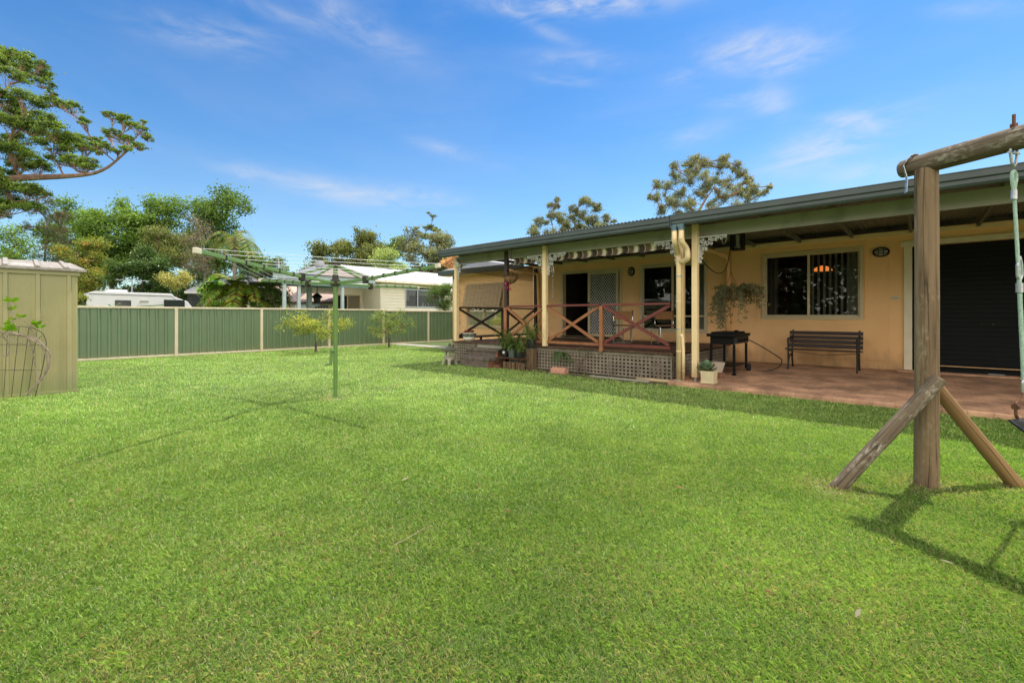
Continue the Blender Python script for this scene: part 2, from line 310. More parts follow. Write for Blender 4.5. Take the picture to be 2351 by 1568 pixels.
def paver():
    m, nt, N, L = newmat('red_brick_paving')
    out = N.new('ShaderNodeOutputMaterial'); b = N.new('ShaderNodeBsdfPrincipled'); b.inputs['Roughness'].default_value = 0.8; L.new(b.outputs[0], out.inputs[0])
    tc = N.new('ShaderNodeTexCoord'); mp = N.new('ShaderNodeMapping'); mp.inputs['Rotation'].default_value = (0, 0, R(90)); L.new(tc.outputs['Object'], mp.inputs[0])
    br = N.new('ShaderNodeTexBrick'); L.new(mp.outputs[0], br.inputs[0]); br.inputs['Scale'].default_value = 1.0
    br.inputs['Brick Width'].default_value = 0.23; br.inputs['Row Height'].default_value = 0.115; br.inputs['Mortar Size'].default_value = 0.004
    br.inputs['Color1'].default_value = (0.56, 0.345, 0.215, 1); br.inputs['Color2'].default_value = (0.48, 0.285, 0.18, 1); br.inputs['Mortar'].default_value = (0.38, 0.21, 0.135, 1)
    n = N.new('ShaderNodeTexNoise'); n.inputs['Scale'].default_value = 2.1; n.inputs['Detail'].default_value = 9; n.inputs['Roughness'].default_value = .65; L.new(tc.outputs['Object'], n.inputs[0])
    rp = N.new('ShaderNodeValToRGB'); L.new(n.outputs['Fac'], rp.inputs[0]); rp.color_ramp.elements[0].position = 0.38; rp.color_ramp.elements[0].color = (0.40, 0.37, 0.35, 1)
    rp.color_ramp.elements[1].position = 0.62; rp.color_ramp.elements[1].color = (1.15, 1.1, 1.05, 1)
    mx = N.new('ShaderNodeMixRGB'); mx.blend_type = 'MULTIPLY'; mx.inputs[0].default_value = 0.85; L.new(br.outputs[0], mx.inputs[1]); L.new(rp.outputs[0], mx.inputs[2])
    L.new(mx.outputs[0], b.inputs['Base Color'])
    bp = N.new('ShaderNodeBump'); bp.inputs['Strength'].default_value = 0.4; bp.inputs['Distance'].default_value = 0.004; bp.invert = True
    L.new(br.outputs['Fac'], bp.inputs['Height']); L.new(bp.outputs[0], b.inputs['Normal']); return m
M['paver'] = paver()
M['ground'] = mat('soil_under_lawn', (0.11, 0.16, 0.045), (0.085, 0.115, 0.035), 35, 1.0, 0.6, 90, c3=(0.10, 0.13, 0.035), s3=0.8)
M['dirt'] = mat('bare_dirt', (0.10, 0.075, 0.05), (0.06, 0.045, 0.03), 18, 1.0, 0.6, 60)
M['pathc'] = mat('pale_concrete_path', (0.42, 0.39, 0.33), (0.35, 0.32, 0.27), 4, 0.9)
M['awning'] = stripemat('striped_canvas', [(0, (0.085, 0.06, 0.045)), (0.34, (0.8, 0.72, 0.56)), (0.36, (0.085, 0.06, 0.045)), (0.40, (0.8, 0.72, 0.56)), (0.62, (0.085, 0.06, 0.045)),
                        (0.64, (0.8, 0.72, 0.56)), (0.66, (0.2, 0.13, 0.09)), (0.96, (0.8, 0.72, 0.56))], 1, 0.36)
M['awning2'] = stripemat('striped_window_awning', [(0, (0.22, 0.16, 0.10)), (0.5, (0.36, 0.27, 0.16)), (0.72, (0.22, 0.16, 0.10)), (0.8, (0.36, 0.27, 0.16))], 1, 0.2)
def lampmat():
    m, nt, N, L = newmat('lit_orange_shade'); out = N.new('ShaderNodeOutputMaterial'); b = N.new('ShaderNodeBsdfPrincipled'); L.new(b.outputs[0], out.inputs[0])
    tc = N.new('ShaderNodeTexCoord'); n = N.new('ShaderNodeTexNoise'); n.inputs['Scale'].default_value = 8; L.new(tc.outputs['Object'], n.inputs[0])
    rp = N.new('ShaderNodeValToRGB'); L.new(n.outputs['Fac'], rp.inputs[0]); rp.color_ramp.elements[0].color = (0.75, 0.17, 0.03, 1); rp.color_ramp.elements[1].color = (0.85, 0.24, 0.05, 1)
    L.new(rp.outputs[0], b.inputs['Base Color']); L.new(rp.outputs[0], b.inputs['Emission Color']); b.inputs['Emission Strength'].default_value = 1.6; return m
M['lamp'] = lampmat()
M['sign'] = mat('pale_plate', (0.66, 0.62, 0.5), None, 5, 0.5)
M['ink'] = mat('grey_ink', (0.35, 0.31, 0.24), None, 5, 0.6)
# ------------------------------------------------------------------ setting
XF, XW = 8.3, 11.8     # beam line and house wall
g = MB(); g.poly([(-300, -300, 0), (500, -300, 0), (500, 500, 0), (-300, 500, 0)])
tag(g.build('ground', M['ground']), kind='structure')
g = MB()
prof = [(7.98, -0.05), (7.98, 0.06), (8.0, 0.075), (11.85, 0.175), (11.85, -0.05)]
g.sweep(prof, 'Y', -7, 3.36, closed=True)
tag(g.build('patio', M['paver']), kind='structure')
g = MB(); g.poly([(7.75, 3.4, 0.006), (8.6, 3.4, 0.006), (8.6, 9.6, 0.006), (7.95, 9.6, 0.006), (7.9, 7.0, 0.006), (7.8, 5.0, 0.006)])
tag(g.build('soil_strip', M['dirt']), kind='structure')
g = MB(); g.box(11.15, 11.79, 9.7, 16.9, -0.05, 0.03); tag(g.build('path', M['pathc']), kind='structure')

# ------------------------------------------------------------------ house
house = thing('house', (XW, 4, 0), 'low ochre rendered house with timber deck, covered patio and teal gutter along the right side', 'house')
def H(mb, name, m, p=None, **k): return mb.build(name, m, p or house, **k)
WT = 2.93
opens = [(6.36, 8.36, 0.56, 2.56), (3.99, 5.70, 0.86, 2.60), (0.88, 2.66, 1.22, 2.63), (-2.6, 0.08, 0.16, 2.60), (10.95, 12.78, 0.85, 2.40)]
def wall_with_openings(y0, y1, z0, z1, ops):
    mb = MB(); x0, x1 = XW, XW+0.16
    ops = sorted(ops); y = y0
    for a, b, c, d in ops:
        mb.box(x0, x1, y, a, z0, z1)
        if c > z0: mb.box(x0, x1, a, b, z0, c)
        mb.box(x0, x1, a, b, d, z1); y = b
    mb.box(x0, x1, y, y1, z0, z1); return mb
H(wall_with_openings(-7, 13.65, -0.05, WT, opens), 'wall', M['wall'])
w = MB(); w.box(XW, 20, 13.5, 13.65, -0.05, WT); w.box(XW+.16, 20, -7, -6.85, -0.05, WT); w.box(20, 20.15, -7, 13.65, -.05, WT)
H(w, 'wall', M['wall'])
w = MB(); w.box(XW-.035, XW, -7, 9.3, WT-0.10, WT-0.012); H(w, 'wall_trim', M['cream'])
w = MB(); w.box(XW-.018, XW, -7, 0.0, 0.30, 0.315); w.box(XW-.018, XW, 0.15, 3.3, 0.345, 0.36); w.box(XW-0.03, XW, 3.36, 9.3, 0.575, 0.63); H(w, 'wall_trim', M['wall'])
for yy in (3.20, 5.95, 8.72, 0.42):
    w = MB(); w.box(XW-.006, XW, yy-0.012, yy+0.012, 0.36, WT-0.12); H(w, 'wall_joint_cover', M['wall'])
# interior rooms
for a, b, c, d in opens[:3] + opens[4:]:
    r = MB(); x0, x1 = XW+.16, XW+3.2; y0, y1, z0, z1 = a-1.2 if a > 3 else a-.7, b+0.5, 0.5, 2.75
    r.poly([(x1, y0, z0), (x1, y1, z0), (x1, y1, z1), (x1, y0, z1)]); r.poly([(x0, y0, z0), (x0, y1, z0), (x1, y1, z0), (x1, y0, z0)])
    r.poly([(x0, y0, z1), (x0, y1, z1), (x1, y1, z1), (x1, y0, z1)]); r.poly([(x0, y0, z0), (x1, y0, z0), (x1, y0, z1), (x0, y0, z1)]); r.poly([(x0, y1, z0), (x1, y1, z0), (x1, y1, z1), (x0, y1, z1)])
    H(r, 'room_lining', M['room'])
def rect_frame(mb, y0, y1, z0, z1, t, x0, x1):
    mb.box(x0, x1, y0, y0+t, z0, z1); mb.box(x0, x1, y1-t, y1, z0, z1); mb.box(x0, x1, y0+t, y1-t, z0, z0+t); mb.box(x0, x1, y0+t, y1-t, z1-t, z1); return mb
def window(a, b, c, d, mull, extra=None, name='window'):
    f = MB(); rect_frame(f, a-.05, b+.05, c-.05, d+.05, .06, XW-.03, XW+.03)
    fr = H(f, name, M['frame'])
    s = MB(); rect_frame(s, a+.012, b-.012, c+.012, d-.012, .035, XW+.031, XW+.06)
    for m_ in mull: s.box(XW-.012, XW+.05, m_-.022, m_+.022, c+.0125, d-.0125)
    if extra: s.box(XW-.010, XW+.052, a+.0125, b-.0125, extra-.022, extra+.022)
    s.build('sash', M['frame'], fr)
    p = MB(); p.poly([(XW+.04, a+.03, c+.03), (XW+.04, b-.03, c+.03), (XW+.04, b-.03, d-.03), (XW+.04, a+.03, d-.03)]); p.build('pane', M['glass'], fr)
    return fr
w1 = window(*opens[1], [4.84, 4.30], 1.24)
w2 = window(*opens[2], [1.79]); w3 = window(*opens[4], [11.9], 1.55)
f = MB(); rect_frame(f, .72, 2.82, 1.07, 2.78, .09, XW-.012, XW); f.build('architrave', M['wall'], w2)
bl = MB()
for i in range(7):
    y = 1.10+.105*i; bl.bar((XW+.14, y, 1.26), (XW+.14, y, 2.60), .012, .045, up=(0.5, 1, 0))
bl.build('vertical_blind', M['blind'], w2)
cu = MB(); pr = [(XW+.20+.025*math.sin(i*1.4), 0.84+i*.02) for i in range(15)]; cu.sweep(pr, 'Z', 1.2, 2.62); cu.build('curtain', M['curtain'], w2, smooth=True)
cu = MB(); pr = [(XW+.20+.02*math.sin(i*1.4), 2.42+i*.02) for i in range(12)]; cu.sweep(pr, 'Z', 1.2, 2.62); cu.build('curtain', M['room'], w2, smooth=True)
cu = MB(); pr = [(XW+.12+.012*math.sin(i*1.9), 3.98+i*.018) for i in range(17)]; cu.sweep(pr, 'Z', .88, 2.58); cu.build('curtain', M['curtain'], w1, smooth=True)
# sliding door
dr = MB(); rect_frame(dr, 6.30, 8.42, .565, 2.62, .07, XW-.03, XW+.05); door = H(dr, 'sliding_door', M['frame'])
s = MB(); rect_frame(s, 6.40, 7.42, .64, 2.55, .075, XW-.045, XW-.005); s.build('screen_frame', M['frame'], door)
s = MB(); p_ = .085; y0, y1, z0, z1 = 6.475, 7.345, .715, 2.475; k = -3.0
while k < 4.0:
    for sg in (1, -1):
        # line z = z0 + sg*1.35*(y - y0) + k
        pts = []
        for t in range(0, 61):
            y = y0+(y1-y0)*t/60; z = (z0+z1)/2 + sg*1.35*(y-(y0+y1)/2)+k
            if z0 <= z <= z1: pts.append((XW-.022 + .002*sg, y, z))
        if len(pts) > 1: s.bar(pts[0], pts[-1], .011, .004, up=(1, 0, 0))
    k += .105
s.build('security_grille', M['white'], door)
s = MB(); s.poly([(XW-.012, y0, z0), (XW-.012, y1, z0), (XW-.012, y1, z1), (XW-.012, y0, z1)]); s.build('fly_screen', M['mesh'], door)
s = MB(); rect_frame(s, 6.40, 7.42, .64, 2.55, .06, XW+.002, XW+.03); s.build('sash', M['frame'], door)
s = MB(); s.poly([(XW+.016, 6.45, .7), (XW+.016, 7.36, .7), (XW+.016, 7.36, 2.5), (XW+.016, 6.45, 2.5)]); s.build('pane', M['glass'], door)
s = MB(); s.box(XW-.07, XW-.046, 7.36, 7.39, 1.48, 1.66); s.build('handle', M['black'], door)
# roller door
jb = MB(); jb.box(XW-.03, XW+.02, .08, .20, .17, 2.595); jb.box(XW-.04, XW+.02, -2.75, .25, 2.60, 2.70); jb.box(XW-.03, XW+.02, -2.72, -2.6, .17, 2.595)
rd = H(jb, 'roller_door', M['jamb'])
pr = []
z = .2
while z < 2.62:
    pr += [(XW+.10, z), (XW+.10, z+.055), (XW+.095, z+.062), (XW+.095, z+.075)]; z += .085
s = MB(); s.sweep(pr, 'Y', -2.6, .08); s.build('curtain', M['roller'], rd)
s = MB(); s.box(XW+.07, XW+.12, -2.6, .08, .15, .2); s.build('bottom_rail', M['roller'], rd)
s = MB(); rect_frame(s, -1.32, -.86, 1.07, 1.11, .006, XW+.06, XW+.08); s.box(XW+.055, XW+.08, -1.03, -1.0, 1.075, 1.105); s.build('lock_plate', M['blackmet'], rd)
s = MB(); s.box(XW+.055, XW+.07, -1.16, -.95, .185, .205); s.build('handle', M['metal'], rd)
s = MB(); s.box(XW-.25, XW-.04, -2.8, .3, .1, .20); H(s, 'door_threshold', M['paver'])
# wall lamps
def bulkhead(y, z, ry, rz):
    b = MB()
    def ell(x, k): return [(x, y+ry*k*math.cos(2*PI*i/20), z+rz*k*math.sin(2*PI*i/20)) for i in range(20)]
    prof = [(XW-.001, 1.0), (XW-.03, 1.0), (XW-.045, .9), (XW-.045, .78)]
    rings = [ell(x, k) for x, k in prof]; base = 0
    for r_ in rings: b.v += [Vector(q) for q in r_]
    for i in range(len(rings)-1):
        for k in range(20): b.f.append((i*20+k, i*20+(k+1) % 20, (i+1)*20+(k+1) % 20, (i+1)*20+k))
    o = H(b, 'wall_lamp', M['black'], smooth=False)
    b = MB(); rings = [ell(XW-.03-.045*math.sin(t), .8*math.cos(t)) for t in (0, .4, .8, 1.2, 1.5)]
    for r_ in rings: b.v += [Vector(q) for q in r_]
    for i in range(4):
        for k in range(20): b.f.append((i*20+k, i*20+(k+1) % 20, (i+1)*20+(k+1) % 20, (i+1)*20+k))
    b.build('lamp_glass', M['curtain'], o, smooth=True)
    b = MB()
    for off in (-.3, .3):
        b.tube([(XW-.03-.05*math.sin(t), y+off*ry, z+rz*.85*math.cos(t)) for t in [PI*i/8 for i in range(9)]], .006, 5)
        b.tube([(XW-.03-.052*math.sin(t), y+ry*.85*math.cos(t), z+off*rz) for t in [PI*i/8 for i in range(9)]], .006, 5)
    b.build('lamp_cage', M['black'], o)
bulkhead(6.01, 2.49, .10, .13); bulkhead(.55, 2.53, .14, .10)
s = MB(); s.box(XW-.012, XW, .265, .42, 1.575, 1.625); pl = H(s, 'wall_plate', M['sign'])
s = MB()
for i in range(7): s.box(XW-.0145, XW-.0125, .29+i*.016, .30+i*.016, 1.595, 1.607)
s.build('lettering', M['ink'], pl)
# deck
s = MB(); y = 3.38
while y < 9.5:
    y2 = min(y+.09, 9.52)
    s.box(8.24, 11.76, y, y2-.006, .53, .56); y += .09
H(s, 'deck', M['deck'])
s = MB(); s.box(8.30, 8.34, 3.40, 9.50, .44, .529); H(s, 'deck_bearer', M['lattice'])
s = MB(); s.box(8.42, 11.7, 3.47, 9.44, .02, .50); H(s, 'underdeck_shade_block', M['dark'])  # solid dark block standing in for the shade under the deck
def lattice_panel(axis, c, a0, a1, z0, z1, pitch=.083):
    mb = MB(); n = max(1, int((a1-a0)/pitch))
    for i in range(n+1):
        a = a0+.02+(a1-a0-.04)*i/n
        if axis == 'X': mb.box(c-.006, c, a-.019, a+.019, z0, z1)
        else: mb.box(a-.019, a+.019, c+.0005, c+.0065, z0, z1)
    m = max(1, int((z1-z0)/.072))
    for i in range(m+1):
        z = z0+.02+(z1-z0-.04)*i/m
        if axis == 'X': mb.box(c-.013, c-.0065, a0, a1, z-.017, z+.017)
        else: mb.box(a0, a1, c-.006, c, z-.017, z+.017)
    return H(mb, 'lattice_panel', M['lattice'])
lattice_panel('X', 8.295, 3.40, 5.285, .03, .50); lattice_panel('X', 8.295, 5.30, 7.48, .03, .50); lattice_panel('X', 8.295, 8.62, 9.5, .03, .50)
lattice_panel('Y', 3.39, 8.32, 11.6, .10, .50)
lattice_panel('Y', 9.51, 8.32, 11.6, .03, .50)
s = MB(); s.box(8.285, 8.298, 7.5, 8.6, .43, .525); H(s, 'step_fascia', M['fascia'])
# posts
for (x, y, z0, z1) in ((8.27, 9.40, .56, 2.80), (8.245, 6.34, .56, 2.845), (8.29, 3.23, .08, 2.64)):
    s = MB(); s.box(x-.045, x+.05, y-.05, y+.05, z0, z1); H(s, 'veranda_post', M['cream'], bevel=.006)
s = MB(); s.box(8.2, 8.3, 2.915, 3.015, .15, 2.875); vp = H(s, 'veranda_post', M['cream'], bevel=.006)
s = MB(); s.tube([(8.25, 2.965, .07), (8.25, 2.965, .15)], .022, 8); s.box(8.2, 8.3, 2.915, 3.015, .078, .086); s.build('post_shoe', M['metal'], vp)
s = MB(); s.box(8.255, 8.345, 7.53, 7.62, .56, 2.84); H(s, 'timber_post', M['brown'], bevel=.004)
s = MB(); s.box(8.225, 8.252, 7.52, 7.61, .50, 1.45); H(s, 'timber_post', M['rust'], bevel=.003)
s = MB(); s.box(11.68, 11.77, 9.36, 9.45, .56, 2.8); H(s, 'timber_post', M['brown'], bevel=.004)
s = MB(); s.box(10.1, 10.19, 9.365, 9.445, .56, 1.45); H(s, 'timber_post', M['brown'], bevel=.004)
# balustrade
def balustrade(axis, c, a0, a1, m, mrail):
    def P(a, z, o=0): return (c+o, a, z) if axis == 'X' else (a, c+o, z)
    nrm = (1, 0, 0) if axis == 'X' else (0, 1, 0)
    t = MB(); t.bar(P(a0, 1.475), P(a1, 1.475), .075, .042); b = H(t, 'balustrade', mrail, bevel=.004)
    q = MB(); q.bar(P(a0, .655), P(a1, .655), .045, .055); q.build('bottom_rail', m, b)
    for i, (u, v) in enumerate(((a0+.02, a1-.02), (a1-.02, a0+.02))):
        off = .019 if i else -.019
        q = MB(); q.bar(P(u, .70, off), P(v, 1.445, off), .058, .036, up=nrm); q.build('cross_brace', m, b)
    return b
balustrade('X', 8.27, 3.42, 4.845, M['redrail'], M['redrail'])
balustrade('X', 8.27, 4.935, 6.285, M['rust'], M['redrail'])
balustrade('X', 8.27, 6.395, 7.525, M['rust'], M['redrail'])
balustrade('Y', 9.40, 8.34, 10.095, M['brown'], M['brown']); balustrade('Y', 9.40, 10.195, 11.675, M['brown'], M['brown'])
s = MB(); s.box(8.235, 8.31, 4.85, 4.93, .50, 1.452); H(s, 'timber_post', M['rust'], bevel=.004)
for a in (9.2, 10.9):
    s = MB(); s.box(a-.03, a+.03, 9.38, 9.42, .562, .626); H(s, 'rail_block', M['brown'])
# beam, rafters, roof, gutters
s = MB(); s.box(8.30, 8.35, -7, 9.50, 2.645, 2.86); H(s, 'fascia_beam', M['fascia'])
y = 9.3; 
while y > -7:
    s = MB(); x0, x1 = 7.86, XW-.005
    s.box(x0, x1, y-.022, y+.022, 2.862, 2.94); H(s, 'rafter', M['rafter']); y -= .92
def corr(y0, y1, x0, z0, x1, z1, name, m, pitch=.076, amp=.009, up=.0):
    mb = MB(); n = int((y1-y0)/pitch*4); pts = []
    for i in range(n+1):
        y = y0+(y1-y0)*i/n; dz = amp*math.cos(2*PI*(y-y0)/pitch); mb.v += [Vector((x0, y, z0+dz)), Vector((x1, y, z1+dz))]
    for i in range(n): mb.f.append((2*i, 2*i+1, 2*i+3, 2*i+2))
    return mb
H(corr(-7, 9.52, 7.84, 2.955, XW+.3, 3.06, 'r', None), 'roof', M['under'], smooth=True)
H(corr(-7, 9.52, 7.80, 3.005, XW+.3, 3.115, 'r', None), 'roof', M['rooftop'], smooth=True)
s = MB(); s.poly([(XW+.2, -7.3, 3.12), (XW+.2, 13.9, 3.12), (16, 13.9, 4.2), (16, -7.3, 4.2)]); s.poly([(16, -7.3, 4.2), (16, 13.9, 4.2), (20.4, 13.9, 3.0), (20.4, -7.3, 3.0)])
s.poly([(XW-.4, 9.53, 2.99), (XW-.4, 13.95, 2.99), (XW+.2, 13.9, 3.125), (XW+.2, 9.53, 3.125)])
H(s, 'main_roof', M['rooftop'])
s = MB(); s.box(XW-.38, XW, 9.53, 13.9, 2.78, 2.80); H(s, 'eave_soffit', M['cream'])
def gutter(y0, y1, x, z0, z1):
    w = .115
    pr = [(x+w, z1-.02), (x+w, z0), (x+.03, z0), (x+.012, z0+.03), (x+.012, z0+.075), (x-.006, z0+.095), (x-.006, z1-.02), (x-.012, z1-.012), (x-.008, z1), (x+.006, z1), (x+.010, z1-.012), (x+.012, z0+.1), (x+.03, z0+.035), (x+w-.006, z0+.012), (x+w-.006, z1-.02)]
    mb = MB(); mb.sweep(pr, 'Y', y0, y1, closed=True)
    return mb
gl = H(gutter(3.25, 9.56, 7.765, 2.80, 2.985), 'gutter', M['gutter']); H(gutter(-7, 3.20, 7.75, 2.815, 3.0), 'gutter', M['gutter'])
H(gutter(9.65, 13.95, XW-.50, 2.80, 2.98), 'gutter', M['gutter'])
for (y0, y1, x, z0, z1) in ((9.56, 9.57, 7.755, 2.80, 2.985), (3.20, 3.215, 7.742, 2.812, 3.003), (3.235, 3.25, 7.757, 2.797, 2.988)):
    s = MB(); s.box(x, x+.13, y0, y1, z0, z1); H(s, 'gutter_end_cap', M['gutter'])
# downpipes
def pipe(pts, r, m, name='downpipe', collars=()):
    s = MB(); s.tube(pts, r, 14); o = H(s, name, m, smooth=True)
    for (p, q) in collars:
        c = MB(); c.tube([p, q], r*1.09, 14); c.build('pipe_collar', m, o, smooth=False)
    return o
def smooth_path(pts, rad=.07, n=5):
    P = [Vector(p) for p in pts]; out = [P[0]]
    for i in range(1, len(P)-1):
        a = P[i] + (P[i-1]-P[i]).normalized()*min(rad, (P[i-1]-P[i]).length*.45); c = P[i] + (P[i+1]-P[i]).normalized()*min(rad, (P[i+1]-P[i]).length*.45)
        out += bez(a, P[i], c, n)
    return out + [P[-1]]
XP = 8.17
o = pipe(smooth_path([(7.82, 3.17, 2.80), (7.82, 3.17, 2.54), (XP, 3.23, 2.36), (XP, 3.23, .07)], .06), .047, M['pipe'], collars=[((XP, 3.23, 2.26), (XP, 3.23, 2.30)), ((XP, 3.23, .60), (XP, 3.23, .62)), ((XP, 3.23, 1.5), (XP, 3.23, 1.515)), ((7.82, 3.17, 2.58), (7.82, 3.17, 2.60))])
o2 = pipe(smooth_path([(7.82, 3.05, 2.80), (7.82, 3.05, 2.54), (7.98, 3.01, 2.42), (8.0, 3.0, 2.26), (8.08, 3.08, 2.22), (XP-.01, 3.19, 2.23)], .065), .046, M['pipe'], collars=[((7.82, 3.05, 2.57), (7.82, 3.05, 2.60))])
for yy in (3.17, 3.05):
    s = MB(); s.box(7.77, 7.88, yy-.055, yy+.055, 2.78, 2.87); s.tube([(7.82, yy, 2.73), (7.82, yy, 2.80)], .055, 14); H(s, 'gutter_outlet', M['tealcap'])
s = MB(); s.tube([(XP, 3.23, 0), (XP, 3.23, .09)], .06, 14); H(s, 'pipe_socket', M['pipecap'])
pipe(smooth_path([(8.16, 3.21, .88), (8.165, 3.165, .91), (8.17, 3.15, .60), (8.17, 3.15, .07)], .04), .026, M['pipe'], collars=[((8.17, 3.15, .25), (8.17, 3.15, .27)), ((8.17, 3.15, .78), (8.17, 3.15, .80))])
pipe(smooth_path([(11.2, 3.85, 2.86), (11.35, 3.68, 2.80), (11.70, 3.45, 2.68), (11.73, 3.44, 2.4), (11.73, 3.44, .6)], .08), .048, M['wall'])
pipe(smooth_path([(11.25, 10.3, 2.80), (11.45, 9.95, 2.70), (11.74, 9.33, 2.62), (11.74, 9.27, .6)], .08), .045, M['wall'])
pipe(smooth_path([(11.38, 12.95, 2.80), (11.40, 12.95, 2.70), (11.74, 13.5, 2.60), (11.74, 13.5, .1)], .07), .045, M['cream'])
# cast lace brackets
def lace(y, sgn, zt, wy=.50, hz=.46, x=8.27):
    """white cast bracket in the post plane; sgn = direction along Y away from the post"""
    b = MB()
    def P(u, v): return Vector((x, y + sgn*u*wy, zt - v*hz))
    def strip(pts, w=.018):
        for i in range(len(pts)-1): 
            if (pts[i+1]-pts[i]).length > 1e-5: b.bar(pts[i], pts[i+1], w, .008, up=(1, 0, 0))
    strip([P(0, 0), P(1, 0)]); strip([P(0, 0), P(0, 1)])
    edge = [P(1 - .98*(1-(1-k)**2.2), .04+.94*k**2.2) for k in [i/12 for i in range(13)]]
    strip(edge, .012)
    def spiral(cu, cv, r, a0, d=1, turns=1.15):
        strip([P(cu + r*(1-.75*k)*math.cos(a0+d*turns*2*PI*k)*.92, cv + r*(1-.75*k)*math.sin(a0+d*turns*2*PI*k)) for k in [i/14 for i in range(15)]], .014)
    for cu, cv, r, a, d in ((.14, .14, .12, 0, 1), (.40, .12, .11, 2, -1), (.12, .40, .11, 3, 1), (.62, .10, .085, 1, 1), (.10, .62, .085, 4, -1), (.80, .08, .07, 2, -1), (.08, .80, .07, 0, 1), (.29, .28, .09, 4, 1),
                            (.46, .27, .075, 5, -1), (.27, .46, .075, 1, 1), (.94, .06, .05, 0, 1), (.06, .95, .05, 2, -1)):
        spiral(cu, cv, r, a, d)
    for k in range(1, 12):
        e = edge[k]; n_ = Vector((0, sgn*.6, -.8)); b.bar(e, e+n_*.035, .022, .008, up=(1, 0, 0))
    for u in (.2, .5, .75): strip([P(u, 0), P(u*.6, .22)], .008); strip([P(0, u), P(.22, u*.6)], .008)
    H(b, 'lace_bracket', M['lace'])
lace(6.39, 1, 2.64); lace(6.29, -1, 2.64); lace(3.285, 1, 2.64, .46, .44); lace(2.91, -1, 2.64, .47, .45); lace(9.345, -1, 2.64, .34, .40)
# canvas blind rolled under the beam
pr = [(8.37+.05*math.sin(t)+.012*math.sin(6*t), 2.66-.16*t/PI) for t in [PI*i/14 for i in range(15)]]
s = MB(); ny = 60
for j in range(ny+1):
    y = 3.5+(7.42-3.5)*j/ny; dz = .010*math.sin(y*9)+.006*math.sin(y*23)
    s.v += [Vector((x, y, z+dz)) for x, z in pr]
for j in range(ny):
    for i in range(14): s.f.append((j*15+i, j*15+i+1, (j+1)*15+i+1, (j+1)*15+i))
H(s, 'canvas_blind', M['awning'], smooth=True)
# shade screens at the deck end, seen through them the far wing
s = MB(); s.poly([(8.38, 9.47, .70), (11.66, 9.47, .70), (11.66, 9.47, 2.36), (8.38, 9.47, 2.46)]); H(s, 'shade_screen', M['shade'])
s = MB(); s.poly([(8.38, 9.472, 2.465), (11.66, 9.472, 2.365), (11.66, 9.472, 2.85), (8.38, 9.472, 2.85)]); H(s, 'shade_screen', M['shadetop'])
s = MB(); s.bar((8.38, 9.47, .69), (11.66, 9.47, .69), .03, .03); H(s, 'screen_batten', M['cream'])
s = MB()
s.poly([(XW-.04, 10.9, 2.42), (XW-.04, 12.82, 2.42), (XW-.25, 12.82, 1.60), (XW-.25, 10.9, 1.60)]); s.poly([(XW-.25, 10.9, 1.599), (XW-.25, 12.82, 1.599), (XW-.25, 12.82, 1.52), (XW-.25, 10.9, 1.52)])
H(s, 'window_awning', M['awning2'])
# flood light, hook, outdoor shower
s = MB(); s.bar((8.12, 9.28, 2.66), (8.12, 9.12, 2.58), .16, .05, up=(0.7, 0.2, 1)); fl = H(s, 'flood_light', M['white'])
s = MB(); s.tube([(8.2, 9.1, 2.62), (8.18, 9.12, 2.55), (8.26, 9.2, 2.54), (8.28, 9.26, 2.60)], .012, 6); s.build('sensor_arm', M['black'], fl)
s = MB(); s.tube(smooth_path([(11.55, 13.3, 2.30), (11.72, 13.22, 2.34), (11.76, 13.2, 2.3), (11.76, 13.2, 1.0), (11.70, 13.28, .92), (11.68, 13.34, .95)], .05), .014, 6); sh = H(s, 'shower_pipe', M['pipe'])
s = MB(); s.lathe((11.5, 13.34, 2.2), [(.05, 0), (.045, .03), (.015, .09)], 10); s.build('shower_head', M['chrome'], sh)
s = MB(); s.tube([(11.70, 13.2, 1.0), (11.80, 13.2, 1.0)], .03, 6); s.build('tap', M['metal'], sh)
s = MB(); s.tube(bez((9.45, 2.72, 2.76), (8.95, 2.6, 1.55), (8.29, 2.93, 2.34), 14), .008, 6); H(s, 'power_cord', M['black'], smooth=True)
s = MB(); s.tube(bez((8.55, 2.6, 2.64), (8.6, 2.62, 2.42), (8.5, 2.5, 2.62), 8), .006, 5); H(s, 'hanging_hook', M['metal'])
for z in (1.0, 1.95):
    s = MB(); s.tube([(XP, 3.23, z), (XP, 3.23, z+.025)], .052, 14); s.bar((XP, 3.23, z+.012), (8.3, 3.23, z+.012), .03, .02); H(s, 'pipe_strap', M['metal'])
# pvc drain on the ground by the pipe
s = MB(); s.tube([(8.14, 3.38, .04), (8.16, 4.05, .035)], .035, 10); H(s, 'drain_pipe', M['pipe'], smooth=True)
# ------------------------------------------------------------------ foliage helpers
LEAFGAIN = 1.65
rng = np.random.default_rng(11)
def faces_mesh(name, V, k, mat_, parent, cols, org=None):
    """V (n,k,3) polygons with one colour each"""
    n = V.shape[0]; o = ORG[parent.name] if parent is not None else Vector(org or (0, 0, 0))
    me = bpy.data.meshes.new(name); me.vertices.add(n*k); me.loops.add(n*k); me.polygons.add(n)
    me.vertices.foreach_set('co', (V.reshape(-1, 3) - np.array(o)).astype(np.float32).ravel())
    me.loops.foreach_set('vertex_index', np.arange(n*k, dtype=np.int32))
    me.polygons.foreach_set('loop_start', np.arange(0, n*k, k, dtype=np.int32)); me.polygons.foreach_set('loop_total', np.full(n, k, dtype=np.int32))
    me.update(calc_edges=True)
    ca = me.color_attributes.new('Col', 'FLOAT_COLOR', 'POINT')
    c4 = np.ones((n, k, 4), np.float32); c4[:, :, :3] = cols[:, None, :]
    ca.data.foreach_set('color', c4.ravel())
    return link(name, me, mat_, parent, org=org)
def unit(a): return a/np.maximum(np.linalg.norm(a, axis=1, keepdims=True), 1e-9)
